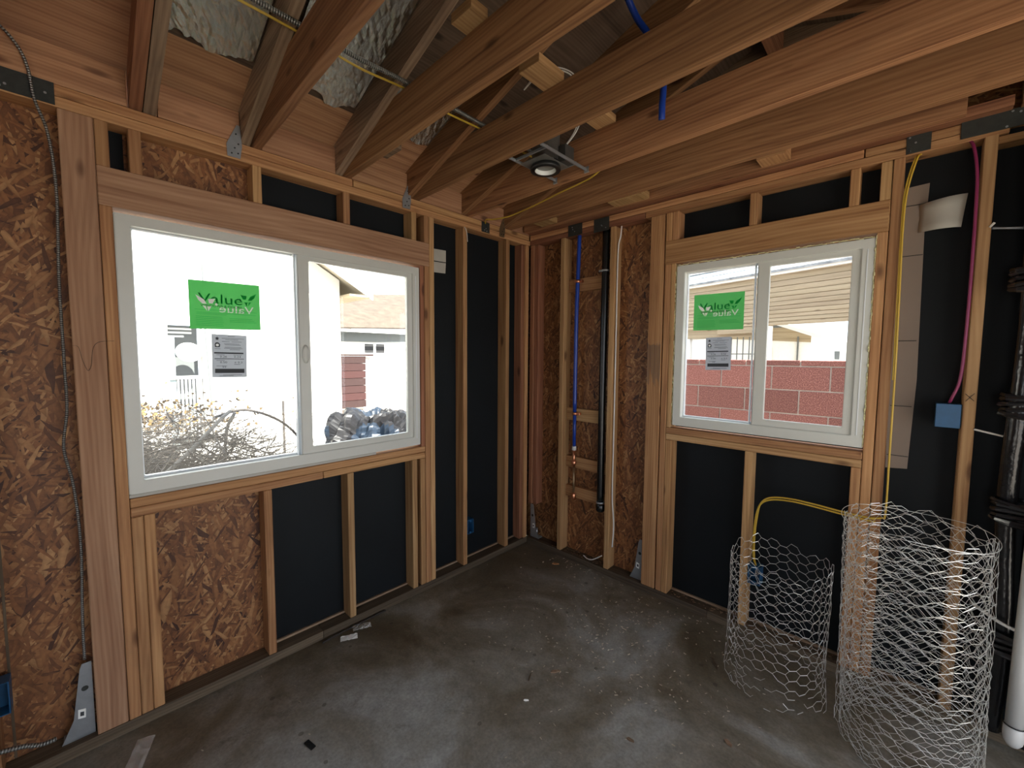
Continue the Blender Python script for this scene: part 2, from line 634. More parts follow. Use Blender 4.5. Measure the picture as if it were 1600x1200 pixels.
def mesh_from(name, V, F, U=None, smooth=True):
    me = bpy.data.meshes.new(name)
    me.from_pydata([tuple(v) for v in V], [], F)
    if U:
        l = me.uv_layers.new(name='UVMap')
        for lp in me.loops:
            l.data[lp.index].uv = U[lp.vertex_index]
    if smooth:
        me.polygons.foreach_set('use_smooth', [True]*len(me.polygons))
    me.update()
    return me


def tube(name, mat, pts, r, parent=None, sides=8, n=8, r1=None, **kw):
    P = smooth_path(pts, n)
    V, F, U = [], [], []
    tube_into(V, F, U, P, r, sides, r1)
    c = sum(P, Vector())/len(P)
    V = [v-c for v in V]
    o = link(name, mesh_from(name, V, F, U), mat, parent, **kw)
    if parent is not None and parent.type != 'EMPTY':
        o.matrix_parent_inverse = parent.matrix_basis.inverted()
    o.matrix_basis = Matrix.Translation(c)
    return o


def lathe(name, mat, prof, loc, parent=None, seg=24, rot=None, **kw):
    V, F = [], []
    for i, (r, z) in enumerate(prof):
        for k in range(seg):
            a = 2*math.pi*k/seg
            V.append(Vector((r*math.cos(a), r*math.sin(a), z)))
    for i in range(len(prof)-1):
        for k in range(seg):
            k2 = (k+1) % seg
            F.append((i*seg+k, i*seg+k2, (i+1)*seg+k2, (i+1)*seg+k))
    o = link(name, mesh_from(name, V, F), mat, parent, **kw)
    if parent is not None and parent.type != 'EMPTY':
        o.matrix_parent_inverse = parent.matrix_basis.inverted()
    o.matrix_basis = Matrix.Translation(loc) @ (rot or Matrix())
    return o


def poly(name, mat, pts, nrm, th, parent=None, axis=0, **kw):
    """flat outline (3-D points, counter-clockwise seen from nrm) given thickness th backwards along nrm"""
    nrm = Vector(nrm).normalized()
    P = [Vector(p) for p in pts]
    c = sum(P, Vector())/len(P)
    bm = bmesh.new()
    a = [bm.verts.new(p-c) for p in P]
    b = [bm.verts.new(p-c-nrm*th) for p in P]
    bm.faces.new(a)
    bm.faces.new(b[::-1])
    for i in range(len(P)):
        j = (i+1) % len(P)
        bm.faces.new((a[j], a[i], b[i], b[j]))
    bmesh.ops.recalc_face_normals(bm, faces=list(bm.faces))
    bm.normal_update()
    uv_box(bm, axis, len(P)*31+int(abs(c.x)*100))
    me = bpy.data.meshes.new(name)
    bm.to_mesh(me)
    bm.free()
    o = link(name, me, mat, parent, **kw)
    if parent is not None and parent.type != 'EMPTY':
        o.matrix_parent_inverse = parent.matrix_basis.inverted()
    o.matrix_basis = Matrix.Translation(c)
    return o


W2 = 1.5*IN      # thickness of a two-by
D4 = 3.5*IN      # its depth
ZF = .03         # floor
ZB = .0747       # top of bottom plate
ZT = 2.394       # underside of top plates
ZP = 2.470       # top of plates
XB = -D4         # back of the left framing
YB = D4          # back of the right framing

# ------------------------------------------------------------------ setting: floor, ground
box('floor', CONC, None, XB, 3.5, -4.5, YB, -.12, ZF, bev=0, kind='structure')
box('ground', GROUND, None, -40, 12, -30, 30, -.5, -.3, bev=0, kind='structure')

# ------------------------------------------------------------------ left wall (x = 0, runs along -y); s = -y
WL = empty('wall_left', kind='structure')
WALLS[0] = WL


def bl(name, mat, s0, s1, z0, z1, x0=XB, x1=0., **kw):
    return box(name, mat, WL, x0, x1, -s1, -s0, z0, z1, **kw)


SEND = 4.4
bl('bottom_plate', DARKPLATE, 0, 1.62, ZF, ZB)
bl('bottom_plate', DARKPLATE, 1.622, SEND, ZF, ZB)
bl('top_plate', FIR, -YB, 2.62, ZT, ZT+.038)
bl('top_plate', FIR, 2.622, SEND, ZT, ZT+.038)
bl('top_plate', FIR, 0, 1.41, ZT+.038, ZP)
bl('top_plate', FIR, 1.412, SEND, ZT+.038, ZP)
bl('shim_strip', GREYWOOD, .04, 1.842, ZB, ZB+.012, XB, XB+.014)
# full height studs
bl('stud', FIR, .001, .039, ZB, ZT)
bl('stud', FIR_RED, .039, .077, ZB, ZT, XB, -.012)
bl('stud', FIR, .217, .255, ZB, ZT)
bl('stud', FIR, .623, .661, ZB, ZT)
bl('king_stud', PINE, .893, .931, ZB, ZT)
bl('trimmer_stud', FIR, .931, .969, ZB, 2.09)
bl('trimmer_stud', FIR_RED, .969, .998, .972, 2.09)
bl('trimmer_stud', FIR, 2.343, 2.381, ZB, 2.09)
bl('post', HEADER, 2.381, 2.471, ZB, ZT)
# below the sill
bl('cripple_stud', FIR, .969, 1.007, ZB, .896)
bl('cripple_stud', PINE, 1.028, 1.066, ZB, .896)
bl('cripple_stud', PINE, 1.436, 1.474, ZB, .896)
bl('cripple_stud', FIR, 1.842, 1.880, ZB, .896)
bl('cripple_stud', FIR, 2.269, 2.305, ZB, .896)
bl('cripple_stud', FIR, 2.305, 2.343, ZB, .896)
bl('sill_board', FIR, .969, 1.60, .896, .934)
bl('sill_board', FIR, 1.601, 2.343, .896, .934)
bl('sill_board', FIR, .969, 2.343, .934, .972)
# header and cripples above
bl('header', HEADER, .931, 2.381, 2.090, 2.231)
for s in (.931, 1.020, 1.428, 1.842, 2.252, 2.343):
    bl('cripple_stud', PINE if s in (1.020, 1.842) else FIR, s, s+.038, 2.231, ZT)
# more studs of the wall, left of the post
for s in (2.70, 3.1, 3.51, 3.92, 4.32):
    bl('stud', FIR, s, s+.038, ZB, ZT)
# sheathing and paper
def osbp(parent, x0, x1, y0, y1, z0, z1, **kw):
    return box('osb_panel', OSB, parent, x0, x1, y0, y1, z0, z1, axis=2, bev=0, **kw)
osbp(WL, XB-.014, XB-.002, -SEND, -2.345, ZF, ZP)
osbp(WL, XB-.014, XB-.002, -2.345, -1.870, ZF, .97)
osbp(WL, XB-.014, XB-.002, -2.30, -1.865, 2.09, ZP)
for (a, b, z0, z1) in ((-YB, 1.0, ZF, ZP), (1.0, 1.870, ZF, .97), (1.0, 1.865, 2.09, ZP), (2.30, 2.345, 2.09, ZP)):
    bl('building_paper', PAPER, a, b, z0, z1, XB-.008, XB-.002, bev=0)
bl('building_paper', PAPER, -.02, SEND, ZF-.1, ZP, XB-.024, XB-.016, bev=0) if False else None
# outer stucco skin so that the wall is solid from outside
for (a, b, z0, z1) in ((-YB, .998, -.3, ZP), (.998, 2.348, -.3, .965), (.998, 2.348, 2.09, ZP), (2.348, SEND, -.3, ZP)):
    bl('outer_skin', STUCCO, a, b, z0, z1, XB-.03, XB-.0145, bev=0)
# edges of a vertical seam in the OSB far left
bl('panel_seam', DARKPLATE, 2.675, 2.682, ZF, ZT, XB-.003, XB+.001, bev=0)

# ------------------------------------------------------------------ right wall (y = 0, runs along +x)
WR = empty('wall_right', kind='structure')
WALLS[1] = WR


def br(name, mat, x0, x1, z0, z1, y0=0., y1=YB, **kw):
    return box(name, mat, WR, x0, x1, y0, y1, z0, z1, **kw)


XEND = 3.45
br('bottom_plate', DARKPLATE, 0.001, 1.40, ZF, ZB)
br('bottom_plate', DARKPLATE, 1.402, XEND, ZF, ZB)
br('top_plate', FIR_RED, 0.001, .95, ZT, ZT+.038)
br('top_plate', FIR, .952, 2.40, ZT, ZT+.038)
br('top_plate', FIR, 0.001, 1.98, ZT+.038, ZP)
br('top_plate', FIR, 1.982, 2.46, ZT+.038, ZP)
br('plate_stub', FIR, 2.375, 2.45, ZT-.03, ZT-.002, .02, YB)
br('shim_strip', GREYWOOD, 1.16, 2.33, ZB, ZB+.012, YB-.014, YB)
br('stud', FIR_RED, .008, .046, .36, ZT)
br('stud', FIR_RED, .046, .084, .36, ZT, .012, YB)
br('stud', PINE, .303, .341, ZB, ZT)
br('stud', PINE, .709, .747, ZB, ZT)
br('post', FIR, .990, 1.079, ZB, ZT)
br('trimmer_stud', FIR, 1.085, 1.123, ZB, 2.095)
br('trimmer_stud', PINE, 1.123, 1.150, 1.117, 2.095)
br('cripple_stud', FIR, 1.123, 1.161, ZB, 1.041)
br('cripple_stud', PINE, 1.559, 1.597, ZB, 1.041)
br('cripple_stud', FIR, 2.002, 2.039, ZB, 1.041)
br('sill_board', PINE, 1.123, 2.040, 1.041, 1.079)
br('sill_board', FIR, 1.123, 2.040, 1.079, 1.117)
br('header', FIR, 1.085, 2.078, 2.095, 2.230)
for x in (1.085, 1.123, 1.530, 1.935, 2.040):
    br('cripple_stud', PINE if x == 2.040 else FIR, x, x+.038, 2.230, ZT)
br('trimmer_stud', FIR, 2.040, 2.078, ZB, 2.095)
br('king_stud', FIR, 2.079, 2.117, ZB, ZT)
STZ = br('stud', PINE, 2.336, 2.374, ZB, ZT+.005)
for x in (2.75, 3.15):
    br('stud', FIR_RED, x, x+.038, ZB, ZT)
for (z0, z1) in ((2.01, 2.10), (1.07, 1.16), (.715, .80), (.49, .575)):
    br('pipe_backing', PINE if z0 > 1 and z0 < 2 else FIR, .342, .708, z0, z1, .055, .087)
osbp(WR, XB-.014, 1.082, YB+.002, YB+.014, ZF, ZP)
for (a, b, z0, z1) in ((1.082, 1.155, ZF, ZP), (1.155, 2.045, ZF, 1.12), (1.155, 2.045, 2.09, ZP), (2.045, XEND, ZF, ZP)):
    br('building_paper', PAPER, a, b, z0, z1, YB+.002, YB+.009, bev=0)
for (a, b, z0, z1) in ((XB, 1.158, -.3, ZP), (1.158, 2.042, -.3, 1.11), (1.158, 2.042, 2.095, ZP), (2.042, XEND, -.3, ZP)):
    br('outer_skin', STUCCO, a, b, z0, z1, YB+.0145, YB+.03, bev=0)
# gable sheathing above the plates
gab = [(XB, YB+.014, ZP), (XEND, YB+.014, ZP), (XEND, YB+.014, 2.62), (1.62, YB+.014, 3.17), (XB, YB+.014, 2.59)]
poly('gable_sheathing', OSB, gab, (0, -1, 0), .012, WR)

# ------------------------------------------------------------------ walls behind the camera
WB = empty('wall_back', kind='structure')
def bb(name, mat, x0, x1, z0, z1, y0, y1, **kw):
    return box(name, mat, WB, x0, x1, y0, y1, z0, z1, **kw)
YE = -4.5
# open double doorway
bb('osb_panel', OSB, XB, .8, ZF, 2.62, YE-.012, YE, axis=2, bev=0)
bb('osb_panel', OSB, 2.9, 3.5, ZF, 2.62, YE-.012, YE, axis=2, bev=0)
bb('osb_panel', OSB, .8, 2.9, 2.1, 2.62, YE-.012, YE, axis=2, bev=0)
bb('osb_panel', OSB, .8, 2.0, ZF, 2.1, YE-.012, YE, axis=2, bev=0)
bb('stud', FIR, .76, .80, ZB, 2.1, YE, YE+D4)
bb('stud', FIR, 2.9, 2.94, ZB, 2.1, YE, YE+D4)
bb('header', FIR, .76, 2.94, 2.1, 2.3, YE, YE+D4)
poly('gable_sheathing', OSB, [(XB, YE, 2.59), (XEND, YE, 2.59), (XEND, YE, 2.62), (1.62, YE, 3.17)], (0, 1, 0), .012, WB)
WE = empty('wall_far_right', kind='structure')
def be(name, mat, s0, s1, z0, z1, x0=3.41, x1=3.5, **kw):
    return box(name, mat, WE, x0, x1, -s1, -s0, z0, z1, **kw)
be('bottom_plate', DARKPLATE, 0, .30, ZF, ZB)
be('bottom_plate', DARKPLATE, 2.6, 4.5, ZF, ZB)
be('top_plate', FIR, 0, 4.5, ZT, ZP)
for s in (.0, .26, 2.6, 3.0, 3.4, 3.8, 4.2, 4.42):
    be('stud', FIR, s, s+.038, ZB, ZT)
be('header', FIR, .26, 2.64, 2.1, 2.25)
for (a, b, z0, z1) in ((-.08, .28, ZF, ZP), (.28, 2.62, 2.1, ZP), (2.62, 4.5, ZF, ZP)):
    be('osb_panel', OSB, a, b, z0, z1, 3.502, 3.514, axis=2, bev=0)
# unseen roof and posts, added outside the wide opening to block direct sun
be('porch_roof', GREYWOOD, -.6, 3.4, 2.50, 2.54, 3.55, 5.6, bev=0)  # added unseen sun blocker, not a porch of the house
for s in (-.5, 3.2):
    be('porch_post', FIR, s, s+.09, -.3, 2.5, 5.4, 5.49)  # unseen posts of the added sun blocker

# ------------------------------------------------------------------ roof and ceiling framing
CE = empty('ceiling', kind='structure')
M = .34
ang = math.atan(M)
RX = 1.62


def rafter(s, mat, side=1, name='rafter', x0=-.0, depth=.14):
    """plumb-cut two-by-six whose underside is z = 2.48 + M x"""
    th = .038
    zv = depth*1.0
    pts = [(-.45, 2.48-.45*M), (RX, 2.48+RX*M), (RX, 2.48+RX*M+zv), (-.45, 2.48-.45*M+zv)]
    if side < 0:
        pts = [(2*RX-x, z) for x, z in pts][::-1]
    P = [(x, -s, z) for x, z in pts]
    return poly(name, mat, P, (0, -1, 0) if True else 0, -th, CE, axis=0)


def raft(s, mat):
    for side in (1, -1):
        th = .038
        prof = [(-.40, 2.48-.40*M), (RX-.02, 2.48+(RX-.02)*M), (RX-.02, 2.62+(RX-.02)*M), (-.40, 2.62-.40*M)]
        if side < 0:
            prof = [(2*RX-x, z) for x, z in prof][::-1]
        o = poly('rafter', mat, [(x, -s, z) for x, z in prof], (0, 1, 0), th, CE, axis=0)
    return o


s0s = [(1.84, 'j'), (1.42, 'j'), (1.0, 'j'), (.59, 'j'), (.20, 'j')]
for i, (s0, _) in enumerate(s0s):
    a = .012
    P = [(-.03, s0), (3.40, s0+a*3.43), (3.40, s0+a*3.43+.038), (-.03, s0+.038)]
    pts = [(x, -s, ZP+.001) for x, s in P]
    # plan outline extruded upwards, heel clipped to the roof slope
    bm = bmesh.new()
    L = 3.43
    prof = [(-.03, 0), (3.40, 0), (3.40, .10), (3.2, .184), (.12, .184), (-.03, .125)]
    va = [bm.verts.new((x, -(s0+a*(x+.03)), z)) for x, z in prof]
    vb = [bm.verts.new((x, -(s0+.038+a*(x+.03)), z)) for x, z in prof]
    bm.faces.new(va)
    bm.faces.new(vb[::-1])
    for k in range(len(prof)):
        j = (k+1) % len(prof)
        bm.faces.new((va[j], va[k], vb[k], vb[j]))
    bmesh.ops.recalc_face_normals(bm, faces=list(bm.faces))
    bmesh.ops.bevel(bm, geom=list(bm.edges), offset=.0015, segments=1, affect='EDGES')
    bm.normal_update()
    uv_box(bm, 0, 900+i*17)
    me = bpy.data.meshes.new('ceiling_joist')
    bm.to_mesh(me)
    bm.free()
    o = link('ceiling_joist', me, JOIST, CE)
    o.matrix_basis = Matrix.Translation((0, 0, ZP+.001))
    raft(s0+.042, [GREYWOOD, GREYWOOD, JOIST, JOIST, JOIST][i])
for s in (2.203, 2.65, 3.06, 3.47, 3.88, 4.29, -.07):
    raft(s, GREYWOOD if s < 2.3 else FIR_RED)
# ledger joist tight against the right wall, with blocks between
box('ceiling_joist', JOIST, CE, 0.02, 2.28, -.088, -.050, ZP+.001, ZP+.12)
box('ceiling_joist', JOIST, CE, 2.42, 3.40, -.04, -.002, ZP+.001, ZP+.185)
box('nailer', FIR_RED, CE, 0.02, 2.40, -.048, .086, ZP+.001, ZP+.039, axis=0)
box('blocking', PINE, CE, .80, 1.02, -.192, -.092, ZP+.003, ZP+.041, axis=1)
box('blocking', FIR, CE, 1.60, 1.72, -.192, -.092, ZP+.003, ZP+.09, axis=1)
box('blocking', PINE, CE, .20, .34, -.19, -.092, ZP+.006, ZP+.042, axis=1)
# heel blocks on the plate between the rafters
edges = [2.65, 2.29, None, 2.203-.038]
for (a, b) in ((2.612, 2.286), (2.200, 1.92), (1.838, 1.50), (1.418, 1.08), (.998, .67), (.588, .28), (.198, .0)):
    box('heel_block', PLY, CE, -.04, -.002, -a+.002, -b-.002, ZP+.001, 2.600, axis=1)
raft(2.244, FIR_RED)
# short pieces lying on the joists
for (a, b) in ((1.535, 1.462), (1.20, 1.042), (.79, .632)):
    box('flat_block', PINE, CE, 1.0, 1.105, -a-.0, -b+.0, 2.657, 2.692, axis=1)
box('flat_block', GREYWOOD, CE, .16, .30, -1.405, -1.30, 2.56, 2.60, axis=1)
# ridge board
box('ridge_board', FIR_RED, CE, RX-.019, RX+.019, -4.4, .08, 2.48+RX*M-.03, 2.62+RX*M, axis=1)
# roof sheathing: panels with tight joints, foil-faced on part of the slope
def sheath(mat, xa, xb, sa, sb, name='roof_panel', th=.012, lift=0.):
    za, zb = 2.621+M*xa, 2.621+M*xb
    if xa >= RX:
        za, zb = 2.621+M*(2*RX-xa), 2.621+M*(2*RX-xb)
    bm = bmesh.new()
    nx, ny = 1, 1
    lo = [bm.verts.new(c) for c in ((xa, -sb, za+lift), (xb, -sb, zb+lift), (xb, -sa, zb+lift), (xa, -sa, za+lift))]
    hi = [bm.verts.new((v.co.x, v.co.y, v.co.z+th)) for v in lo]
    bm.faces.new(lo[::-1])
    bm.faces.new(hi)
    for i in range(4):
        j = (i+1) % 4
        bm.faces.new((lo[i], lo[j], hi[j], hi[i]))
    bm.normal_update()
    uv_box(bm, 1, int(xa*100+sa*1000) & 0xffff)
    me = bpy.data.meshes.new(name)
    bm.to_mesh(me)
    bm.free()
    return link(name, me, mat, CE)
sheath(PLY, -.45, .20, -.3, 1.45)
sheath(PLY, -.45, .20, 1.452, 2.24)
sheath(PLY, -.45, .55, 2.242, 4.5)
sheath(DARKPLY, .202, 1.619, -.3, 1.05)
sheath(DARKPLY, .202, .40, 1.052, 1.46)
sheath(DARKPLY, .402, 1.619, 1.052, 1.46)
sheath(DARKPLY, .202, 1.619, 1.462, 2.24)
def foil(xa, xb, sa, sb, nx, ny):
    V, F = [], []
    for i in range(nx+1):
        for k in range(ny+1):
            x, s_ = xa+(xb-xa)*i/nx, sa+(sb-sa)*k/ny
            # ragged lower edge
            if i == 0: x += .05*noise.noise(Vector((s_*9, 2, 1)))+.02*noise.noise(Vector((s_*40, 2, 1)))
            q = Vector((x*14+3*s_, s_*30-9*x, 4))
            d = abs(noise.noise(q))*.010+abs(noise.noise(q*2.3))*.005+noise.noise(Vector((x*5, s_*6, 1)))*.006
            V.append(Vector((x, -s_, 2.606+M*x-d)))
    for i in range(nx):
        for k in range(ny):
            a = i*(ny+1)+k
            F += [(a, a+1, a+ny+2), (a, a+ny+2, a+ny+1)]
    return link('foil_facing', mesh_from('foil_facing', V, F, None, False), FOIL, CE)
foil(.24, 1.58, 1.93, 2.195, 130, 34)
foil(.22, .46, 1.10, 1.408, 26, 36)
foil(.24, .85, 1.515, 1.83, 60, 34)
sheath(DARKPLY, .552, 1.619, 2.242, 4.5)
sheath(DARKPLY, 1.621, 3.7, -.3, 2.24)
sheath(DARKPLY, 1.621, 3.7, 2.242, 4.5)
# shingles above, so that the roof is closed and solid
for (xa, xb) in ((-.46, 1.62), (1.62, 3.71)):
    sheath(ROOFGREY, xa, xb, -.32, 4.52, 'shingles', .02, .014)


# ------------------------------------------------------------------ windows
def frame_ring(name, mat, parent, P, s0, s1, z0, z1, wl, wr, wb, wt, d0, d1):
    """rectangular frame with mitre-like corners: outer box minus opening; P maps (s, z, depth) to xyz"""
    bm = bmesh.new()
    o = [(s0, z0), (s1, z0), (s1, z1), (s0, z1)]
    i = [(s0+wl, z0+wb), (s1-wr, z0+wb), (s1-wr, z1-wt), (s0+wl, z1-wt)]
    rings = []
    for d in (d0, d1):
        rings.append(([bm.verts.new(P(a, b, d)) for a, b in o], [bm.verts.new(P(a, b, d)) for a, b in i]))
    for k in range(4):
        j = (k+1) % 4
        for r, (ro, ri) in enumerate(rings):
            bm.faces.new((ro[k], ro[j], ri[j], ri[k]))
        bm.faces.new((rings[0][0][k], rings[0][0][j], rings[1][0][j], rings[1][0][k]))
        bm.faces.new((rings[0][1][k], rings[0][1][j], rings[1][1][j], rings[1][1][k]))
    bmesh.ops.recalc_face_normals(bm, faces=list(bm.faces))
    bmesh.ops.bevel(bm, geom=[e for e in bm.edges], offset=.0025, segments=2, affect='EDGES')
    bm.normal_update()
    uv_box(bm, 2, 5)
    me = bpy.data.meshes.new(name)
    bm.to_mesh(me)
    bm.free()
    return link(name, me, mat, parent)


def make_window(n, P, a0, a1, z0, z1, mid, flip):
    """a grows to the viewer's right; the left light is fixed glass, the right one a sash on the inner track"""
    W = empty('window_%d' % n, kind='structure')
    frame_ring('window_frame', VINYL, W, P, a0, a1, z0, z1, .046, .046, .052, .040, .075, .006)
    frame_ring('stop_bead', VINYL_EDGE, W, P, a0+.044, mid-.004, z0+.050, z1-.038, .008, .010, .010, .008, .07, .046)
    s = frame_ring('sash', VINYL, W, P, mid-.004, a1-.040, z0+.046, z1-.034, .052, .040, .040, .030, .042, .016)
    frame_ring('meeting_rail', VINYL_EDGE, W, P, mid-.022, mid-.004, z0+.050, z1-.038, .004, .004, .002, .002, .05, .02)
    def quad(name, aa, ab, za, zb, d, par=None):
        bm = bmesh.new()
        for dd in (d, d+.004):
            bm.faces.new([bm.verts.new(P(a, z, dd)) for a, z in ((aa, za), (ab, za), (ab, zb), (aa, zb))])
        me = bpy.data.meshes.new(name)
        bm.to_mesh(me)
        bm.free()
        return link(name, me, GLASS, par or W)
    quad('pane', a0+.050, mid-.012, z0+.058, z1-.044, .058)
    quad('pane', mid+.044, a1-.078, z0+.084, z1-.062, .030, s)
    # latch on the meeting stile
    zc = (z0+z1)/2 - .02
    return W, zc


PL = lambda a, z, d: (-d, a, z)          # left wall: a = y
PR = lambda a, z, d: (a, d, z)           # right wall: a = x
W1, zc1 = make_window(1, PL, -2.343, -1.002, .986, 2.073, -1.690, False)
W2_, zc2 = make_window(2, PR, 1.158, 2.039, 1.134, 2.076, 1.585, False)
lathe('latch', VINYL, [(0, 0), (.016, 0), (.018, .006), (.012, .012), (0, .013)], (-.018, -1.668, 1.545), W1, 20,
      Matrix.Rotation(math.pi/2, 4, 'Y') @ Matrix.Diagonal((2.6, 1, 1, 1)))
# mitre lines at the sash corners and weather track on the outer frame
box('track_groove', VINYL_EDGE, W1, -.0075, -.004, -1.030, -1.026, 1.03, 2.02, bev=0)
box('track_groove', VINYL_EDGE, W2_, 2.012, 2.016, .004, .0075, 1.19, 2.03, bev=0)
# pale shims / foam round the frames
box('frame_shim', LIGHTPAPER, W1, -.05, -.008, -2.343, -1.30, .973, .985, bev=0)
V, F, U = [], [], []
rnd = random.Random(3)
for k in range(70):
    z = 1.14 + .93*k/69
    c = Vector((1.153+rnd.uniform(-.002, .002), .012+rnd.uniform(-.004, .004), z))
    tube_into(V, F, U, [c, c+Vector((0, 0, .016))], rnd.uniform(.002, .005), 5)
for k in range(70):
    z = 1.14 + .93*k/69
    c = Vector((2.0395+rnd.uniform(-.002, .001), .004+rnd.uniform(-.002, .004), z))
    tube_into(V, F, U, [c, c+Vector((0, 0, .016))], rnd.uniform(.0015, .0035), 5)
for k in range(60):
    x = 1.16 + .88*k/59
    c = Vector((x, .01, 2.0785+rnd.uniform(0, .006)))
    tube_into(V, F, U, [c, c+Vector((.016, 0, 0))], rnd.uniform(.002, .004), 5)
link('foam_bead', mesh_from('foam_bead', V, F, U), FOAM, W2_, kind='stuff')


# ------------------------------------------------------------------ stickers on the panes
def text(name, body, mat, parent, M4, size, sx=1., ext=.0002, bold=.0, align='LEFT'):
    cu = bpy.data.curves.new(name, 'FONT')
    cu.body = body
    cu.size = size
    cu.extrude = ext
    cu.offset = bold
    cu.resolution_u = 3
    cu.align_x = align
    cu.materials.append(mat)
    o = bpy.data.objects.new(name, cu)
    COL.objects.link(o)
    o.parent = parent
    o.matrix_parent_inverse = parent.matrix_basis.inverted()
    me = bpy.data.meshes.new_from_object(o)
    me.name = name
    bpy.data.objects.remove(o)
    if not me.materials: me.materials.append(mat)
    o = bpy.data.objects.new(name, me)
    COL.objects.link(o)
    o.parent = parent
    o.matrix_parent_inverse = parent.matrix_basis.inverted()
    o.matrix_basis = M4 @ Matrix.Diagonal((sx, 1, 1, 1))
    return o


def basis(P, a, z, d, sa=1.):
    """matrix whose X runs along a, Y up, Z towards the room"""
    o = Vector(P(a, z, d))
    ex = (Vector(P(a+1, z, d))-o)
    ez = (Vector(P(a, z, d-1))-o)
    ey = Vector((0, 0, 1))
    return Matrix((( ex.x, ey.x, ez.x, o.x), (ex.y, ey.y, ez.y, o.y), (ex.z, ey.z, ez.z, o.z), (0, 0, 0, 1)))


def shapes(name, mat, parent, B, polys, th=.0003, kind='stuff'):
    bm = bmesh.new()
    for pl in polys:
        a = [bm.verts.new((B @ Vector((x, y, th)))) for x, y in pl]
        bm.faces.new(a)
    bmesh.ops.recalc_face_normals(bm, faces=list(bm.faces))
    me = bpy.data.meshes.new(name)
    bm.to_mesh(me)
    bm.free()
    o = link(name, me, mat, None, kind=kind)
    o.parent = parent
    o.matrix_parent_inverse = parent.matrix_basis.inverted()
    return o


def rect(x0, y0, x1, y1):
    return [(x0, y0), (x1, y0), (x1, y1), (x0, y1)]


def green_sticker(P, a0, z1, w, h, d, label, skew=0.):
    B = basis(P, a0, z1-h, d)
    root_pts = [B @ Vector(p) for p in ((0, 0, 0), (w, skew, 0), (w, h+skew, 0), (0, h, 0))]
    nz = (B.to_3x3() @ Vector((0, 0, 1)))
    o = poly('window_sticker', GREENSHEET, root_pts, nz, .0004, None, label=label, cat='sticker')
    B = B @ Matrix.Translation((0, 0, .0004))
    # readable print, seen through the sheet
    T = lambda x, y: B @ Matrix.Translation((x*w, y*h, 0))
    text('lettering', 'Value', DARKGREEN, o, T(.12, .555), .255*h*1.12, 1.25*w/h*.78)
    text('lettering', 'WINDOWS & DOORS', BLACKPRINT, o, T(.15, .475), .07*h, 1.05*w/h*.8)
    def leafs(mx, cx, cy, k):
        f = -1 if mx else 1
        raw = [[(-.11, .10), (-.02, .09), (-.03, .03), (-.075, .03)], [(0, .02), (.03, .08), (.13, .14), (.10, .07), (.05, .02)],
               [(-.06, -.01), (-.005, -.015), (-.02, -.08)], [(.01, -.01), (.05, -.005), (-.005, -.08)], [(-.14, .02), (-.12, .045), (-.10, .02), (-.12, 0)]]
        return [[((cx+f*x*k)*w, (cy+y*1.35*k)*h) for x, y in pl] for pl in raw]
    shapes('leaf_emblem', DARKGREEN, o, B, leafs(False, .82, .645, 1), .0003)
    # mirrored white print of the outer face
    text('mirrored_lettering', 'Value', WHITEPRINT, o, T(.90, .375), .2*h*1.12, -1.3*w/h*.78)
    shapes('mirrored_leaf_emblem', WHITEPRINT, o, B, leafs(True, .23, .50, 1.1), .0005)
    ln = [rect(.07*w, .405*h, .95*w, .412*h), rect(.09*w, .345*h, .93*w, .352*h), rect(.09*w, .318*h, .5*w, .324*h)]
    rr = random.Random(5)
    shapes('rule_lines', DARKGREEN, o, B, ln, .0003)
    pg = []
    for i in range(6):
        y = .26-.036*i
        pg.append(rect(.08*w, y*h, (.44+rr.uniform(-.05, .02))*w, (y+.008)*h))
    for i in range(3):
        y = .25-.036*i
        pg.append(rect(.54*w, y*h, (.92+rr.uniform(-.05, .02))*w, (y+.008)*h))
    shapes('small_print', DARKGREEN, o, B, pg, .0003)
    return o


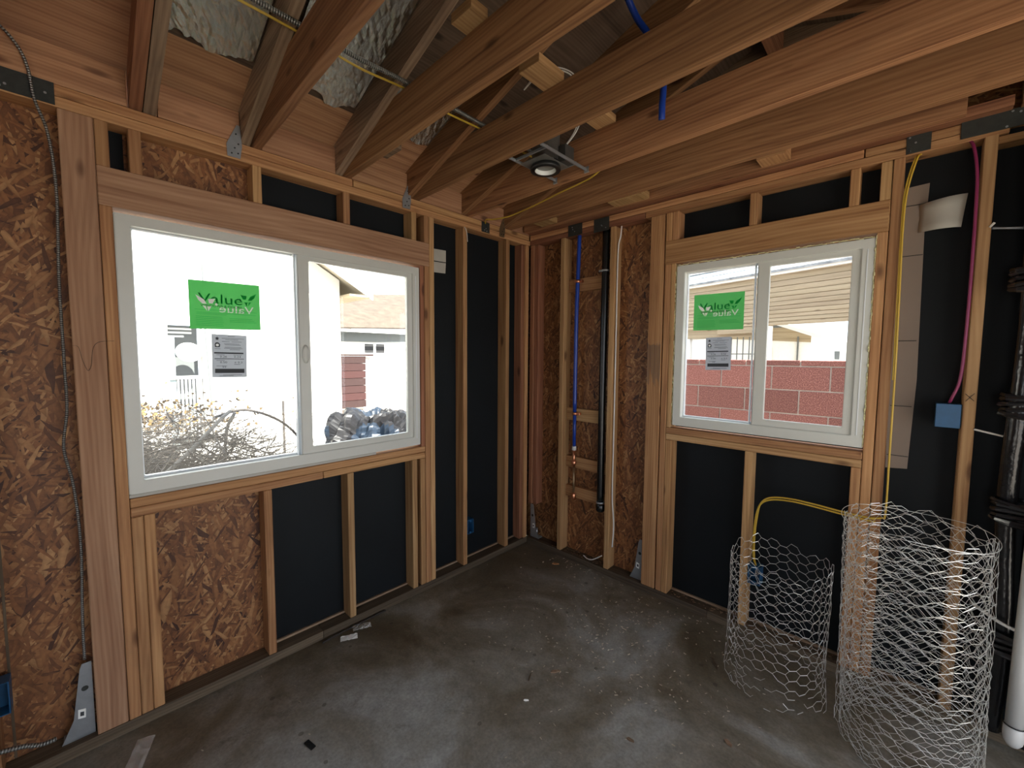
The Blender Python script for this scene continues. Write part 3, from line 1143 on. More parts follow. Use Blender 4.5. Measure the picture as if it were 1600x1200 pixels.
def rating_label(P, a0, z1, w, h, d, label, tilt):
    B = basis(P, a0, z1-h, d) @ Matrix.Rotation(tilt, 4, 'Z')
    nz = (B.to_3x3() @ Vector((0, 0, 1)))
    pts = [B @ Vector(p) for p in ((0, 0, 0), (w, 0, 0), (w, h, 0), (0, h, 0))]
    o = poly('rating_label', GREYSHEET, pts, nz, .0004, None, label=label, cat='label')
    B = B @ Matrix.Translation((0, 0, .0003))
    T = lambda x, y: B @ Matrix.Translation((x*w, y*h, 0))
    star = []
    for k in range(10):
        a = math.pi/2+k*math.pi/5
        r = .06 if k % 2 == 0 else .035
        star.append(((.15+r*math.cos(a))*w, (.90+r*.75*math.sin(a))*h))
    arch = [(.09, .70), (.22, .70), (.235, .76), (.20, .80), (.15, .815), (.10, .80), (.08, .76)]
    shapes('emblem', LABELGREY, o, B, [star, [(x*w, y*h) for x, y in arch]], .0003)
    shapes('emblem_core', WHITEPRINT, o, B, [[((.155+.045*math.cos(t))*w, (.75+.028*math.sin(t))*h) for t in [k*math.pi/6 for k in range(12)]]], .0005)
    shapes('ruled_bars', LABELGREY, o, B, [rect(.06*w, .55*h, .90*w, .585*h), rect(.07*w, .425*h, .91*w, .44*h), rect(.08*w, .10*h, .92*w, .20*h)], .0003)
    fine = []
    rr = random.Random(9)
    for (y, xa, xb) in ((.955, .45, .65), (.905, .28, .92), (.875, .38, .75), (.83, .28, .5), (.83, .55, .85), (.78, .34, .78), (.755, .36, .82), (.70, .36, .84), (.675, .34, .88), (.645, .5, .8), (.66, .08, .24), (.26, .12, .42), (.05, .3, .85), (.03, .2, .6), (.3, .62, .8), (.52, .12, .35), (.39, .12, .35), (.52, .6, .85)):
        fine.append(rect(xa*w, y*h, xb*w, (y+.008)*h))
    shapes('small_print', LABELGREY, o, B, fine, .0003)
    for x, y, s in ((.22, .46, '0.26'), (.62, .46, '0.24'), (.22, .33, '0.50'), (.62, .33, '≤ 0.3'), (.28, .225, '55')):
        text('figures', s, LABELGREY, o, T(x, y), .065*h, 1.25)
    return o


green_sticker(PL, -2.121, 1.860, .268, .209, .0565, 'large green product sticker on the left window pane', .006)
rating_label(PL, -2.050, 1.632, .134, .193, .0565, 'small white rating label under the green sticker on the left window', -.02)
green_sticker(PR, 1.245, 1.904, .266, .205, .0565, 'green product sticker on the right window in front of cream planks', -.002)
rating_label(PR, 1.322, 1.655, .134, .185, .0565, 'small grey-white rating label in front of the pink block wall', .02)

# ------------------------------------------------------------------ metal connectors
def plate(name, mat, x0, x1, y0, y1, z0, z1, label, nails=0, axis='x'):
    o = box(name, mat, None, x0, x1, y0, y1, z0, z1, bev=.0005, label=label, cat='metal plate')
    rr = random.Random(int(x0*100+z0*10+y0*33))
    V, F, U = [], [], []
    for k in range(nails):
        if axis == 'x':
            p = Vector((x1, rr.uniform(y0+.008, y1-.008), rr.uniform(z0+.006, z1-.006)))
            q = p+Vector((.0025, 0, 0))
        else:
            p = Vector((rr.uniform(x0+.008, x1-.008), y0, rr.uniform(z0+.006, z1-.006)))
            q = p-Vector((0, .0025, 0))
        tube_into(V, F, U, [p, q], .004, 6)
    if V:
        c = o.matrix_basis.translation.copy()
        me = mesh_from('nail_heads', V, F, U, False)
        n = link('nail_heads', me, STEEL, None, kind='stuff')
        n.parent = o
        n.matrix_parent_inverse = o.matrix_basis.inverted()
    return o


plate('nail_plate', DARKSTEEL, .369, .488, -.002, -.0003, 2.392, 2.470, 'dark nail plate over the plates above the blue pipe', 3, 'y')
plate('nail_plate', DARKSTEEL, .582, .700, -.002, -.0003, 2.378, 2.465, 'dark nail plate over the plates above the black drain pipe', 3, 'y')
plate('nail_plate', DARKSTEEL, 2.116, 2.190, -.002, -.0003, 2.400, 2.478, 'small dark nail plate above the yellow cable right of window', 4, 'y')
plate('steel_strap', DARKSTEEL, 2.272, 3.0, -.0035, -.0003, 2.408, 2.474, 'long dark steel strap nailed across the top plates at far right', 14, 'y')
plate('nail_plate', DARKSTEEL, .0003, .002, -.50, -.425, 2.398, 2.466, 'small dark nail plate where the yellow cable leaves the left wall', 3, 'x')
plate('steel_strap', DARKSTEEL, .0003, .003, -3.1, -2.473, 2.397, 2.470, 'broad dark strap on the top plates at far left', 10, 'x')


def tie(s, label, mat=STEEL):
    o = poly('hurricane_tie', mat, [(.004, -s-.028, 2.40), (.004, -s+.020, 2.40), (.004, -s+.028, 2.455), (.004, -s+.022, 2.54), (.004, -s+.010, 2.54), (.004, -s-.03, 2.45)], (1, 0, 0), .0015, None, label=label, cat='metal bracket')
    V, F, U = [], [], []
    for (a, z) in ((-.012, 2.415), (.012, 2.42), (0, 2.44), (.014, 2.46), (.006, 2.50)):
        tube_into(V, F, U, [Vector((.004, -s+a, z)), Vector((.0065, -s+a, z))], .0035, 6)
    n = link('nail_heads', mesh_from('nail_heads', V, F, U, False), DARKSTEEL, None, kind='stuff')
    n.parent = o
    n.matrix_parent_inverse = o.matrix_basis.inverted()
tie(1.945, 'pale hurricane tie on the top plate above the left window')
tie(1.088, 'hurricane tie on the plate at the right end of the left window')
tie(.30, 'hurricane tie on the left top plate nearest the room corner', BRASS)


def holdown(P, a0, dirn, z0, z1, d, label, post_gap=0.):
    """tapered steel hold-down: back plate against the post, side gusset flaring to a base"""
    w = .085*dirn
    pts = [P(a0, z0, d), P(a0+w*1.05, z0, d), P(a0+w*.65, z0+(z1-z0)*.28, d), P(a0+w*.38, z1-.02, d), P(a0+w*.30, z1, d), P(a0, z1, d)]
    nz = Vector(P(0, 0, -1)) - Vector(P(0, 0, 0))
    o = poly('holdown_bracket', STEEL, pts, nz, .003, None, label=label, cat='metal bracket')
    c = Vector(P(a0, (z0+z1)/2, d+.03))
    def sub(name, mat, pts2):
        s = poly(name, mat, pts2, nz, .002, None)
        s.parent = o
        s.matrix_parent_inverse = o.matrix_basis.inverted()
        return s
    q = [P(a0+w*.28, z0+.075, d-.001), P(a0+w*.52, z0+.08, d-.001), P(a0+w*.50, z0+.115, d-.001), P(a0+w*.26, z0+.11, d-.001)]
    sub('bracket_label', WHITEPRINT, q)
    q = [P(a0+w*.33, z0+.085, d-.0015), P(a0+w*.45, z0+.088, d-.0015), P(a0+w*.44, z0+.104, d-.0015), P(a0+w*.32, z0+.101, d-.0015)]
    sub('label_mark', LABELGREY, q)
    th = [P(a0+w*.2, z0, d), P(a0+w*.2, z0, d), P(a0+w*.2, z0+.004, d)]
    # bolt hole ring
    hc = [P(a0+w*.25+.010*math.cos(t), z0+(z1-z0)*.66+.010*math.sin(t), d-.001) for t in [k*math.pi/5 for k in range(10)]]
    sub('bolt_head', DARKSTEEL, hc)
    # seat plate going back into the wall
    p0, p1 = Vector(P(a0, z0, d)), Vector(P(a0+w, z0+.006, d+.05))
    s = box('seat_plate', STEEL, None, p0.x, p1.x, p0.y, p1.y, p0.z, p1.z, bev=.0005)
    s.parent = o
    s.matrix_parent_inverse = o.matrix_basis.inverted()
    rod = tube('anchor_bolt', STEEL, [Vector(P(a0+w*.5, ZB, d+.03)), Vector(P(a0+w*.5, z0+.07, d+.03))], .008, o)
    return o


holdown(PL, -2.475, -1, ZB+.002, .365, .03, 'grey tapered hold-down bracket beside the post at lower left')
holdown(PR, .986, -1, ZB+.002, .350, .03, 'grey tapered hold-down bracket left of the post by the right window')
holdown(PR, .012, 1, ZB+.002, .345, .03, 'hold-down bracket in the room corner under the short red board')


# ------------------------------------------------------------------ electrical
def elec_box(P, a0, a1, z0, z1, d0, d1, label, open_front=True):
    o = empty('electrical_box', P((a0+a1)/2, (z0+z1)/2, d0), label=label, cat='electrical box')
    t = .004
    def bx(nm, A0, A1, Z0, Z1, D0, D1, mat=BLUEBOX):
        p, q = P(A0, Z0, D0), P(A1, Z1, D1)
        b = box(nm, mat, None, p[0], q[0], p[1], q[1], p[2], q[2], bev=.0008)
        b.parent = o
        b.matrix_parent_inverse = Matrix.Translation(-o.location)
    bx('back', a0, a1, z0, z1, d1-t, d1)
    bx('side', a0, a0+t, z0, z1, d0, d1-t)
    bx('side', a1-t, a1, z0, z1, d0, d1-t)
    bx('side', a0+t, a1-t, z0, z0+t, d0, d1-t)
    bx('side', a0+t, a1-t, z1-t, z1, d0, d1-t)
    bx('screw_tab', (a0+a1)/2-.008, (a0+a1)/2+.008, z1-.016, z1-t, d0, d0+.01)
    bx('screw_tab', (a0+a1)/2-.008, (a0+a1)/2+.008, z0+t, z0+.016, d0, d0+.01)
    bx('wire_clamp', (a0+a1)/2-.004, (a0+a1)/2+.004, (z0+z1)/2-.012, (z0+z1)/2+.014, d1-.02, d1-.005, WHITEC)
    return o


elec_box(PL, -.621, -.565, .285, .385, .004, .064, 'small blue electrical box low on the left wall near the corner')
elec_box(PL, -2.755, -2.672, .30, .415, .0, .06, 'blue electrical box cut by the left edge of the photo')
elec_box(PR, 1.600, 1.660, .325, .425, .004, .064, 'blue electrical box seen through the smaller wire roll')
BB = elec_box(PR, 2.262, 2.334, 1.262, 1.360, .002, .064, 'blue electrical box on the lone stud at right')
p = box('box_cover', BLUEBOX, None, 2.263, 2.333, -.001, .002, 1.263, 1.359, bev=.0005)
p.parent = BB
p.matrix_parent_inverse = Matrix.Translation(-BB.location)

tube('metal_clad_cable', FLEX, [(.09, -2.70, 2.64), (.05, -2.64, 2.62), (.02, -2.585, 2.59), (.010, -2.550, 2.55), (.008, -2.530, 2.49), (.008, -2.520, 2.395), (-.02, -2.495, 2.30), (-.02, -2.484, 2.11),
     (-.02, -2.492, 1.8), (-.02, -2.493, 1.52), (-.02, -2.494, 1.34), (-.02, -2.508, 1.2), (-.02, -2.490, 1.05), (-.02, -2.482, .83), (-.02, -2.490, .56), (-.022, -2.492, .385)], .0045,
     label='long metal clad cable hanging beside the left post', cat='cable')
tube('metal_clad_cable', FLEX, [(.03, -2.90, .17), (.03, -2.75, .20), (.03, -2.66, .185), (.03, -2.61, .16), (.02, -2.575, .15)], .0075,
     label='short shiny metal clad cable at the bottom left corner', cat='cable')
# run of cables through the rafters
tube('flexible_conduit', FLEX, [(.615, -2.6, 2.672), (.61, -1.9, 2.669), (.613, -1.66, 2.662), (.612, -1.455, 2.67), (.61, -1.03, 2.669), (.61, -.62, 2.669), (.6, -.1, 2.67)], .009,
     label='ribbed metal conduit running across the ceiling joists', cat='conduit')
tube('yellow_ceiling_cable', YELLOW, [(.58, -2.6, 2.668), (.58, -1.9, 2.664), (.582, -1.66, 2.650), (.58, -1.46, 2.664), (.58, -1.25, 2.656), (.58, -1.03, 2.664), (.58, -.83, 2.658), (.58, -.62, 2.663)], .0045,
     label='yellow cable running beside the ribbed conduit in the ceiling', cat='cable')
tube('yellow_ceiling_cable', YELLOW, [(.006, -.47, 2.455), (.046, -.50, 2.466), (.12, -.50, 2.452), (.214, -.480, 2.450), (.262, -.469, 2.455), (.48, -.50, 2.456), (.701, -.545, 2.459), (.866, -.570, 2.462), (.97, -.585, 2.475), (1.1, -.57, 2.56)], .0045,
     label='yellow cable sagging from the left plate below the joists', cat='cable')
tube('thin_white_wire', WHITEC, [(.005, -.655, 2.392), (.01, -.64, 2.36), (.008, -.632, 2.30)], .0025, label='short white wire end by the left wall nail plate', cat='wire')
# yellow runs on the king stud right of the window
tube('yellow_wall_cable', YELLOW, [(2.165, .03, 2.40), (2.151, -.004, 2.37), (2.128, -.008, 2.243), (2.123, -.008, 2.086), (2.126, -.008, 1.845), (2.130, -.008, 1.544), (2.131, -.008, 1.152), (2.131, -.008, .865), (2.120, -.010, .835), (2.08, -.010, .825)], .004,
     label='yellow cable running down the king stud right of the window', cat='cable')
tube('yellow_wall_cable', YELLOW, [(2.160, .03, 2.40), (2.144, -.002, 2.37), (2.121, -.006, 2.243), (2.1185, -.006, 2.08), (2.120, -.006, 1.845), (2.123, -.006, 1.60), (2.125, -.008, 1.45)], .003,
     label='second yellow cable on the king stud ending halfway down', cat='cable')
for dz, lab in ((0, 'upper'), (-.012, 'lower')):
    tube('yellow_box_cable', YELLOW, [(2.10, -.010, .822+dz), (1.98, -.010, .826+dz), (1.87, -.010, .834+dz), (1.78, -.010, .836+dz), (1.70, -.010, .824+dz), (1.655+dz*.4, -.010, .79+dz), (1.632-dz*.4, -.010, .72), (1.622-dz*.4, -.006, .60), (1.624-dz*.4, .0, .48), (1.634, .02, .428)], .0042,
         label='%s of two yellow cables bending down into the blue box' % lab, cat='cable')
tube('magenta_cable', MAGENTA, [(2.300, .01, 2.40), (2.312, .0, 2.36), (2.324, -.003, 2.266), (2.328, -.003, 2.143), (2.330, -.003, 1.897), (2.329, -.003, 1.647), (2.324, -.003, 1.469), (2.305, .0, 1.385), (2.300, .02, 1.365)], .0052,
     label='magenta cable running down into the blue box at right', cat='cable')
tube('white_stud_cable', WHITEC, [(.775, .03, 2.392), (.772, .025, 2.33), (.757, .022, 2.2), (.757, .022, 1.6), (.757, .022, 1.0), (.757, .022, .6), (.775, .018, .40), (.77, .014, .24)], .0045,
     label='white cable hanging beside the stud left of the post', cat='cable')
tube('white_floor_cable', WHITEC, [(.70, -.002, .16), (.62, .01, .10), (.57, .02, .085), (.53, .03, .092)], .004, label='short white cable end low between the two yellow studs', cat='cable')

# ------------------------------------------------------------------ recessed light
RL = empty('recessed_light', (.825, -.815, 2.50), label='recessed can light hung on bars between two ceiling joists', cat='light')
c = RL.location
def rp(o):
    o.parent = RL
    o.matrix_parent_inverse = Matrix.Translation(-RL.location)
    return o
rp(lathe('can_housing', simple('can_metal', (.3, .3, .28), .45, .7, 20, .4), [(.0, .16), (.066, .16), (.068, .15), (.068, .02), (.075, .018), (.075, .016)], (.825, -.815, 2.475), None, 32))
rp(lathe('trim_ring', simple('black_trim', (.012, .012, .012), .4), [(.052, .0), (.074, .0), (.076, .006), (.072, .02), (.052, .02)], (.825, -.815, 2.458), None, 36))
rp(lathe('reflector', LENSWHITE, [(.053, .0), (.050, .004), (.044, .05), (.03, .075), (0, .08)], (.825, -.815, 2.459), None, 36))
pl_ = STEEL
rp(box('mounting_plate', simple('plate_metal', (.3, .3, .28), .45, .7, 20, .3), None, .755, .905, -.92, -.735, 2.4785, 2.481, bev=.0005))
rp(box('hanger_bar', STEEL, None, .741, .751, -.998, -.632, 2.482, 2.494, bev=.001))
rp(box('hanger_bar', STEEL, None, .940, .950, -.998, -.632, 2.478, 2.490, bev=.001))
rp(box('bar_foot', STEEL, None, .932, .962, -.640, -.632, 2.47, 2.50, bev=.001))
rp(box('bar_foot', STEEL, None, .734, .760, -.640, -.632, 2.47, 2.50, bev=.001))
rp(box('cross_rail', STEEL, None, .745, .945, -.952, -.946, 2.482, 2.496, bev=.001))
rp(box('cross_rail', STEEL, None, .745, .945, -.728, -.722, 2.482, 2.496, bev=.001))
jb = simple('box_metal', (.10, .10, .095), .5, .6, 20, .4)
rp(box('junction_box', jb, None, .86, .935, -.80, -.73, 2.482, 2.56, bev=.002))
rp(tube('bulb_socket', LENSWHITE, [(.825, -.815, 2.50), (.825, -.815, 2.53)], .02, None, 16))
for k, dx in enumerate((0, .012)):
    tube('white_light_cable', WHITEC, [(.92+dx*.3, -.78, 2.56), (.99+dx, -.80, 2.60), (1.06+dx, -.84, 2.68), (1.05+dx, -.93, 2.76), (.98, -1.02, 2.76+dx), (.90, -1.06, 2.70)], .003,
         label='%s white cable arching from the ceiling light over a joist' % ('outer' if k else 'inner'), cat='cable')

# ------------------------------------------------------------------ plumbing in the bay
BP = empty('blue_water_pipe', (.430, .03, .45), label='blue water pipe with metal couplings between the yellow studs', cat='pipe')
def pp(o, r=BP):
    o.parent = r
    o.matrix_parent_inverse = Matrix.Translation(-r.location)
    return o
pp(tube('upper_pipe', BLUEPIPE, [(.445, .030, 2.40), (.437, .030, 2.10), (.430, .030, 1.8), (.428, .03, 1.155)], .0145, None, 14))
pp(tube('lower_pipe', BLUEPIPE, [(.429, .03, 1.155), (.429, .030, .87)], .013, None, 14))
pp(tube('collar', PVC, [(.429, .03, .885), (.429, .03, .855)], .0165, None, 14))
pp(tube('coupling', COPPER, [(.429, .03, .855), (.429, .03, .73)], .010, None, 14))
pp(tube('stub_pipe', BRASS, [(.430, .03, .73), (.431, .03, .50)], .008, None, 12))
pp(lathe('fitting', COPPER, [(.0, 0), (.015, .002), (.019, .01), (.019, .028), (.012, .034), (0, .036)], (.429, .03, .745), None, 16))
pp(lathe('fitting', COPPER, [(.0, 0), (.013, .002), (.017, .01), (.017, .04), (.012, .05), (0, .052)], (.431, .03, .485), None, 16))
for z in (1.115, 2.065):
    pp(lathe('pipe_clamp', COPPER, [(.014, 0), (.021, .002), (.021, .02), (.014, .022)], (.430 if z < 2 else .4365, .03, z), None, 18))
    pp(box('clamp_tab', COPPER, None, .448, .470, .03, .055, z+.002, z+.02, bev=.001))
DP = empty('black_drain_pipe', (.66, .03, .46), label='black plastic drain pipe beside the blue water pipe', cat='pipe')
pp(tube('pipe_body', ABS, [(.662, .030, 2.392), (.658, .030, 1.8), (.656, .030, 1.176), (.658, .030, .52)], .024, None, 20), DP)
pp(lathe('end_coupling', ABS, [(0, 0), (.026, .004), (.031, .012), (.031, .05), (.026, .055)], (.660, .030, .455), None, 20), DP)
for z in (2.115, .515):
    pp(lathe('pipe_clamp', STEEL, [(.024, 0), (.0285, .001), (.0285, .012), (.024, .013)], (.6595, .03, z), None, 20), DP)
pp(box('clamp_screw', STEEL, None, .63, .655, -.004, .004, 2.112, 2.124, bev=.001), DP)
tube('blue_ceiling_pipe', BLUEPIPE, [(1.28, -.9, 3.00), (1.30, -.82, 2.92), (1.366, -.79, 2.80), (1.405, -.79, 2.66), (1.405, -.79, 2.55), (1.40, -.78, 2.50)], .013, None, 14,
     label='blue pipe coming down through the dark ceiling joists', cat='pipe')

# flashing paper
FP = empty('flashing_paper', (2.16, .085, 1.7), label='tan flashing paper strip with a curled flap on the black wall', cat='flashing')
def flap(name, pts, mat, par, n=(0, -1, 0)):
    o = poly(name, mat, pts, n, .0015, None)
    o.parent = par
    o.matrix_parent_inverse = Matrix.Translation(-par.location)
    return o
y_ = .0865
flap('strip', [(2.118, y_, 1.045), (2.19, y_, 1.052), (2.20, y_, 1.45), (2.19, y_, 2.09), (2.196, y_, 2.29), (2.10, y_, 2.285)], STRAW, FP)
for z in (2.205, 1.99, 1.62, 1.33, 1.105):
    o = box('fold_line', INK, None, 2.12, 2.19, y_-.0025, y_-.0018, z, z+.003, bev=0)
    o.parent = FP
    o.matrix_parent_inverse = Matrix.Translation(-FP.location)
# curled flap
V, F = [], []
for i in range(9):
    u = i/8
    x = 2.17+.125*u
    yy = .078-.045*math.sin(u*2.2)
    for k in range(5):
        v = k/4
        V.append(Vector((x + .012*v*u, yy+.01*math.sin(v*3), 2.085-.008*u+(.118+.012*u)*v)))
for i in range(8):
    for k in range(4):
        F.append((i*5+k, (i+1)*5+k, (i+1)*5+k+1, i*5+k+1))
fl = link('curled_flap', mesh_from('curled_flap', V, F), LIGHTPAPER, None)
sol = fl.modifiers.new('thick', 'SOLIDIFY')
sol.thickness = .0012
fl.parent = FP
fl.matrix_parent_inverse = Matrix.Translation(-FP.location)
FL = empty('flashing_paper', (-.08, -.8, 2.15), label='small pale flashing flap on the left wall beside the window', cat='flashing')
flap('flap', [(-.083, -.89, 2.155), (-.083, -.742, 2.160), (-.083, -.742, 2.236), (-.083, -.89, 2.23)], LIGHTPAPER, FL, (1, 0, 0))
flap('flap', [(-.081, -.89, 2.080), (-.081, -.748, 2.086), (-.081, -.744, 2.154), (-.081, -.89, 2.148)], LIGHTPAPER, FL, (1, 0, 0))

# ------------------------------------------------------------------ right-hand bundle of hoses
hoses = [((2.475, -.045), .028, 2.36), ((2.545, -.07), .028, 2.36), ((2.61, -.045), .028, 2.36), ((2.68, -.06), .028, 2.36)]
for i, ((x, y), r, zt) in enumerate(hoses):
    rr = random.Random(i)
    pts = [(x+.008*math.sin(k*1.1+i), y+.01*math.cos(k*1.7+i), .10+k*(zt-.1)/10) for k in range(11)]
    tube('black_hose', BLACKPLASTIC, pts, r, None, 14, 6, label=['black wrapped hose nearest the lone stud', 'black wrapped hose in front of the bundle beside the white pipe',
         'third black wrapped hose from the lone stud', 'black wrapped hose furthest from the lone stud'][i], cat='hose')
for i, z in enumerate((1.83, 1.37, .97, .47)):
    V, F, U = [], [], []
    rr = random.Random(20+i)
    for k in range(6):
        zz = z-.03+.012*k
        pts = [Vector((2.575+.145*math.cos(t)+rr.uniform(-.004, .004), -.05+.062*math.sin(t)+rr.uniform(-.004, .004), zz+.012*math.sin(t+k))) for t in [q*math.pi/8 for q in range(17)]]
        tube_into(V, F, U, pts, .008, 5)
    link('tape_wrap', mesh_from('tape_wrap', V, F, U, False), simple('glossy_tape_%d' % i, (.02, .02, .022), .12), None,
         label=['top', 'second', 'third', 'lowest'][i] + ' glossy black tape wrap around the hose bundle', cat='tape', group='tape wraps on the hose bundle')
PV = empty('white_drain_pipe', (2.60, -.10, .14), label='white plastic pipe with rounded end in front of black hoses', cat='pipe')
pp(tube('pipe_body', PVC, [(2.52, -.135, .17), (2.53, -.135, 1.02)], .024, None, 20), PV)
pp(lathe('end_cap', PVC, [(0, -.04), (.015, -.035), (.024, -.02), (.027, -.005), (.027, .04), (.024, .042)], (2.52, -.135, .16), None, 20), PV)
pp(lathe('seal_ring', ABS, [(.0272, .0), (.0279, .0), (.0279, .005), (.0272, .005)], (2.52, -.135, .203), None, 20), PV)
tube('white_strap', WHITEC, [(2.372, -.002, 1.265), (2.45, -.03, 1.25), (2.54, -.075, 1.235), (2.66, -.08, 1.22)], .004, None, 6, label='upper white strap from the lone stud across the black hoses', cat='strap')
tube('white_strap', WHITEC, [(2.40, -.03, .575), (2.47, -.11, .560), (2.55, -.135, .55), (2.62, -.12, .545)], .006, None, 6, label='lower white strap around the black hoses beside the wire roll', cat='strap')
tube('pipe_stub', STEEL, [(2.378, .045, 2.055), (2.45, .045, 2.042), (2.50, .045, 2.035)], .006, None, 8, label='thin grey rod sticking out right of the lone stud high up', cat='rod')
tube('pipe_stub', WHITEC, [(2.368, -.002, 2.05), (2.380, -.004, 2.065)], .004, None, 8, label='tiny white peg at the edge of the lone stud', cat='peg')


# ------------------------------------------------------------------ chicken wire rolls
def wire_roll(name, cx, cy, r, z0, h, cols, rows, layers, label, seed, ragged=0., lean=(0, 0), wr=.0009):
    rr = random.Random(seed)
    root = empty(name, (cx, cy, z0), label=label, cat='wire mesh')
    for L in range(layers):
        rad = r - .007*L
        ncol = cols
        dv = h/rows
        pa = 2*math.pi/ncol
        tw = pa*.30
        ph = rr.uniform(0, 6)
        V, F, U = [], [], []
        cache = {}
        bulge = [rr.uniform(0, 6.28) for _ in range(4)]
        def pt(a, z, jit):
            wob = 1+.022*math.sin(2*a+bulge[0])+.018*math.sin(3*a+bulge[1]+z*3)+.010*math.sin(7*a+z*9+bulge[2])
            R = rad*wob
            if ragged and z < .16:
                R *= 1+(.16-z)*.35*math.sin(5*a+bulge[3])
            dz = .012*math.sin(3*a+bulge[2])+.006*math.sin(9*a+z*11)
            t = z/h
            return Vector((R*math.cos(a+ph)+lean[0]*(1-t)+jit[0], R*math.sin(a+ph)+lean[1]*(1-t)+jit[1], max(z+dz*(.4+t)+jit[2], .002)))
        def node(j, k, side):
            key = (j % ncol, k, side)
            if key not in cache:
                a = (j % ncol)*pa + (tw if side else -tw)
                z = (k*.5)*dv
                z = min(z, h)
                cache[key] = pt(a, z, (rr.uniform(-.002, .002), rr.uniform(-.002, .002), rr.uniform(-.0035, .0035)))
            return cache[key]
        nk = rows*2
        for k in range(nk+1):
            for j in range(ncol):
                if (j+k) % 2: continue
                low = ragged and k*.5*dv < .13
                if low and rr.random() < .22: continue
                a, b = node(j, k, 0), node(j, k, 1)
                tube_into(V, F, U, [a, b], wr*1.45, 4)
                if k < nk:
                    for (jj, sd, p) in ((j+1, 0, b), (j-1, 1, a)):
                        if low and rr.random() < .4: continue
                        q = node(jj, k+1, sd)
                        tube_into(V, F, U, [p, q], wr, 3)
        o = link('netting_layer', mesh_from('netting_layer', V, F, None, False), WIRE, root, kind='stuff')
        o.matrix_parent_inverse = Matrix()
    # bound rim and closing seam
    V, F, U = [], [], []
    nseg = 60
    for dzz in (0,):
        P_ = [Vector((r*1.01*math.cos(t), r*1.01*math.sin(t), h+.006*math.sin(3*t))) for t in [2*math.pi*k/nseg for k in range(nseg+1)]]
        if not ragged:
            tube_into(V, F, U, P_, wr*1.3, 4)
    for k in range(14):
        z = h*(k+.5)/14
        a = -2.4+.15*math.sin(k)
        P_ = [Vector((r*(1.0+.02*math.sin(t*3))*math.cos(a+t*.12)+lean[0]*(1-z/h), r*math.sin(a+t*.12)+lean[1]*(1-z/h), z+.012*math.sin(t*4))) for t in [q*.5 for q in range(7)]]
        tube_into(V, F, U, P_, wr*1.2, 3)
    o = link('tie_wires', mesh_from('tie_wires', V, F, None, False), WIRE, root, kind='stuff')
    o.matrix_parent_inverse = Matrix()
    return root


wire_roll('wire_mesh_roll', 2.218, -.300, .212, ZF, .885, 22, 18, 3, 'tall roll of galvanized chicken wire standing by the lone stud', 4, 0, (.018, 0), .00085)
wire_roll('wire_mesh_roll', 1.789, -.266, .200, ZF, .600, 30, 14, 1, 'shorter loose roll of chicken wire with ragged cut bottom', 11, 1., (0, -.0), .0009)

# ------------------------------------------------------------------ things lying on the floor
WRP = empty('plastic_wrapper', (.06, -1.47, ZF), label='crumpled clear wrapper with white paper by the left wall plate', cat='wrapper')
def crumple(name, mat, x0, y0, ang_, L, Wd, hgt, par, seed, nx=10, ny=5):
    V, F = [], []
    for i in range(nx+1):
        for k in range(ny+1):
            u, v = i/nx, k/ny
            px, py = (u-.5)*L, (v-.5)*Wd
            z = hgt*(.35+.65*abs(noise.noise(Vector((u*4+seed, v*3, seed)))))+.002
            ca, sa = math.cos(ang_), math.sin(ang_)
            V.append(Vector((x0+px*ca-py*sa, y0+px*sa+py*ca, ZF+z)))
    for i in range(nx):
        for k in range(ny):
            a = i*(ny+1)+k
            F.append((a, a+ny+1, a+ny+2, a+1))
    o = link(name, mesh_from(name, V, F, None, False), mat, None)
    if par:
        o.parent = par
        o.matrix_parent_inverse = Matrix.Translation(-par.location)
    m = o.modifiers.new('thick', 'SOLIDIFY')
    m.thickness = .001
    return o
crumple('paper_tag', WHITEPRINT, .092, -1.525, 1.15, .085, .042, .012, WRP, 3)
crumple('clear_film', CLEAR, .065, -1.44, 1.25, .095, .048, .03, WRP, 8)
o = crumple('clear_plastic_scrap', CLEAR, .165, -2.365, -.35, .16, .055, .02, None, 14)
tag(o, 'clear plastic scrap on the floor below the left post', 'plastic scrap')
tag(box('black_scrap', ABS, None, .55, .60, -1.912, -1.892, ZF+.0005, ZF+.006, rot=Matrix.Rotation(.2, 4, 'Z'), bev=.001), 'small black rectangle lying on the floor at bottom left', 'scrap')
tube('steel_rod', simple('rusty_rod', (.03, .024, .02), .8), [(.036, -1.64, ZF+.008), (.028, -1.60, ZF+.006), (.020, -1.45, ZF+.006), (.016, -1.27, ZF+.006)], .005, None, 8, label='thin dark rod lying along the left bottom plate', cat='rod')
def chip(x, y, L, Wd, a, mat, label, cat='wood chip', group=None):
    o = poly('wood_chip', mat, [(x+math.cos(a)*px-math.sin(a)*py, y+math.sin(a)*px+math.cos(a)*py, ZF+.006) for px, py in ((-L/2, -Wd*.2), (-L*.1, -Wd/2), (L/2, -Wd*.1), (L*.35, Wd*.4), (-L*.3, Wd*.5))], (0, 0, 1), .0055, None, label=label, cat=cat)
    if group: o['group'] = group
    return o
chip(1.555, -.345, .085, .014, -.9, DARKPLATE, 'dark wooden splinter left of the smaller wire roll')
chip(1.026, -.938, .05, .016, .9, GREYWOOD, 'pale wood chip in the middle of the floor')
chip(1.739, -.755, .035, .016, -.5, GREYWOOD, 'pale chip on the floor below the smaller wire roll')
chip(1.457, -1.012, .03, .012, .1, GREYWOOD, 'pale chip near the bottom centre of the floor')
chip(1.036, -1.16, .022, .006, .7, WHITEPRINT, 'tiny white scrap near the bottom of the floor')
chip(.96, -1.05, .05, .007, 2.0, DARKPLATE, 'thin dark splinter left of the middle wood chip')
chip(.39, -.12, .05, .022, .6, FIR, 'curled brown shaving near the room corner')
V, F, U = [], [], []
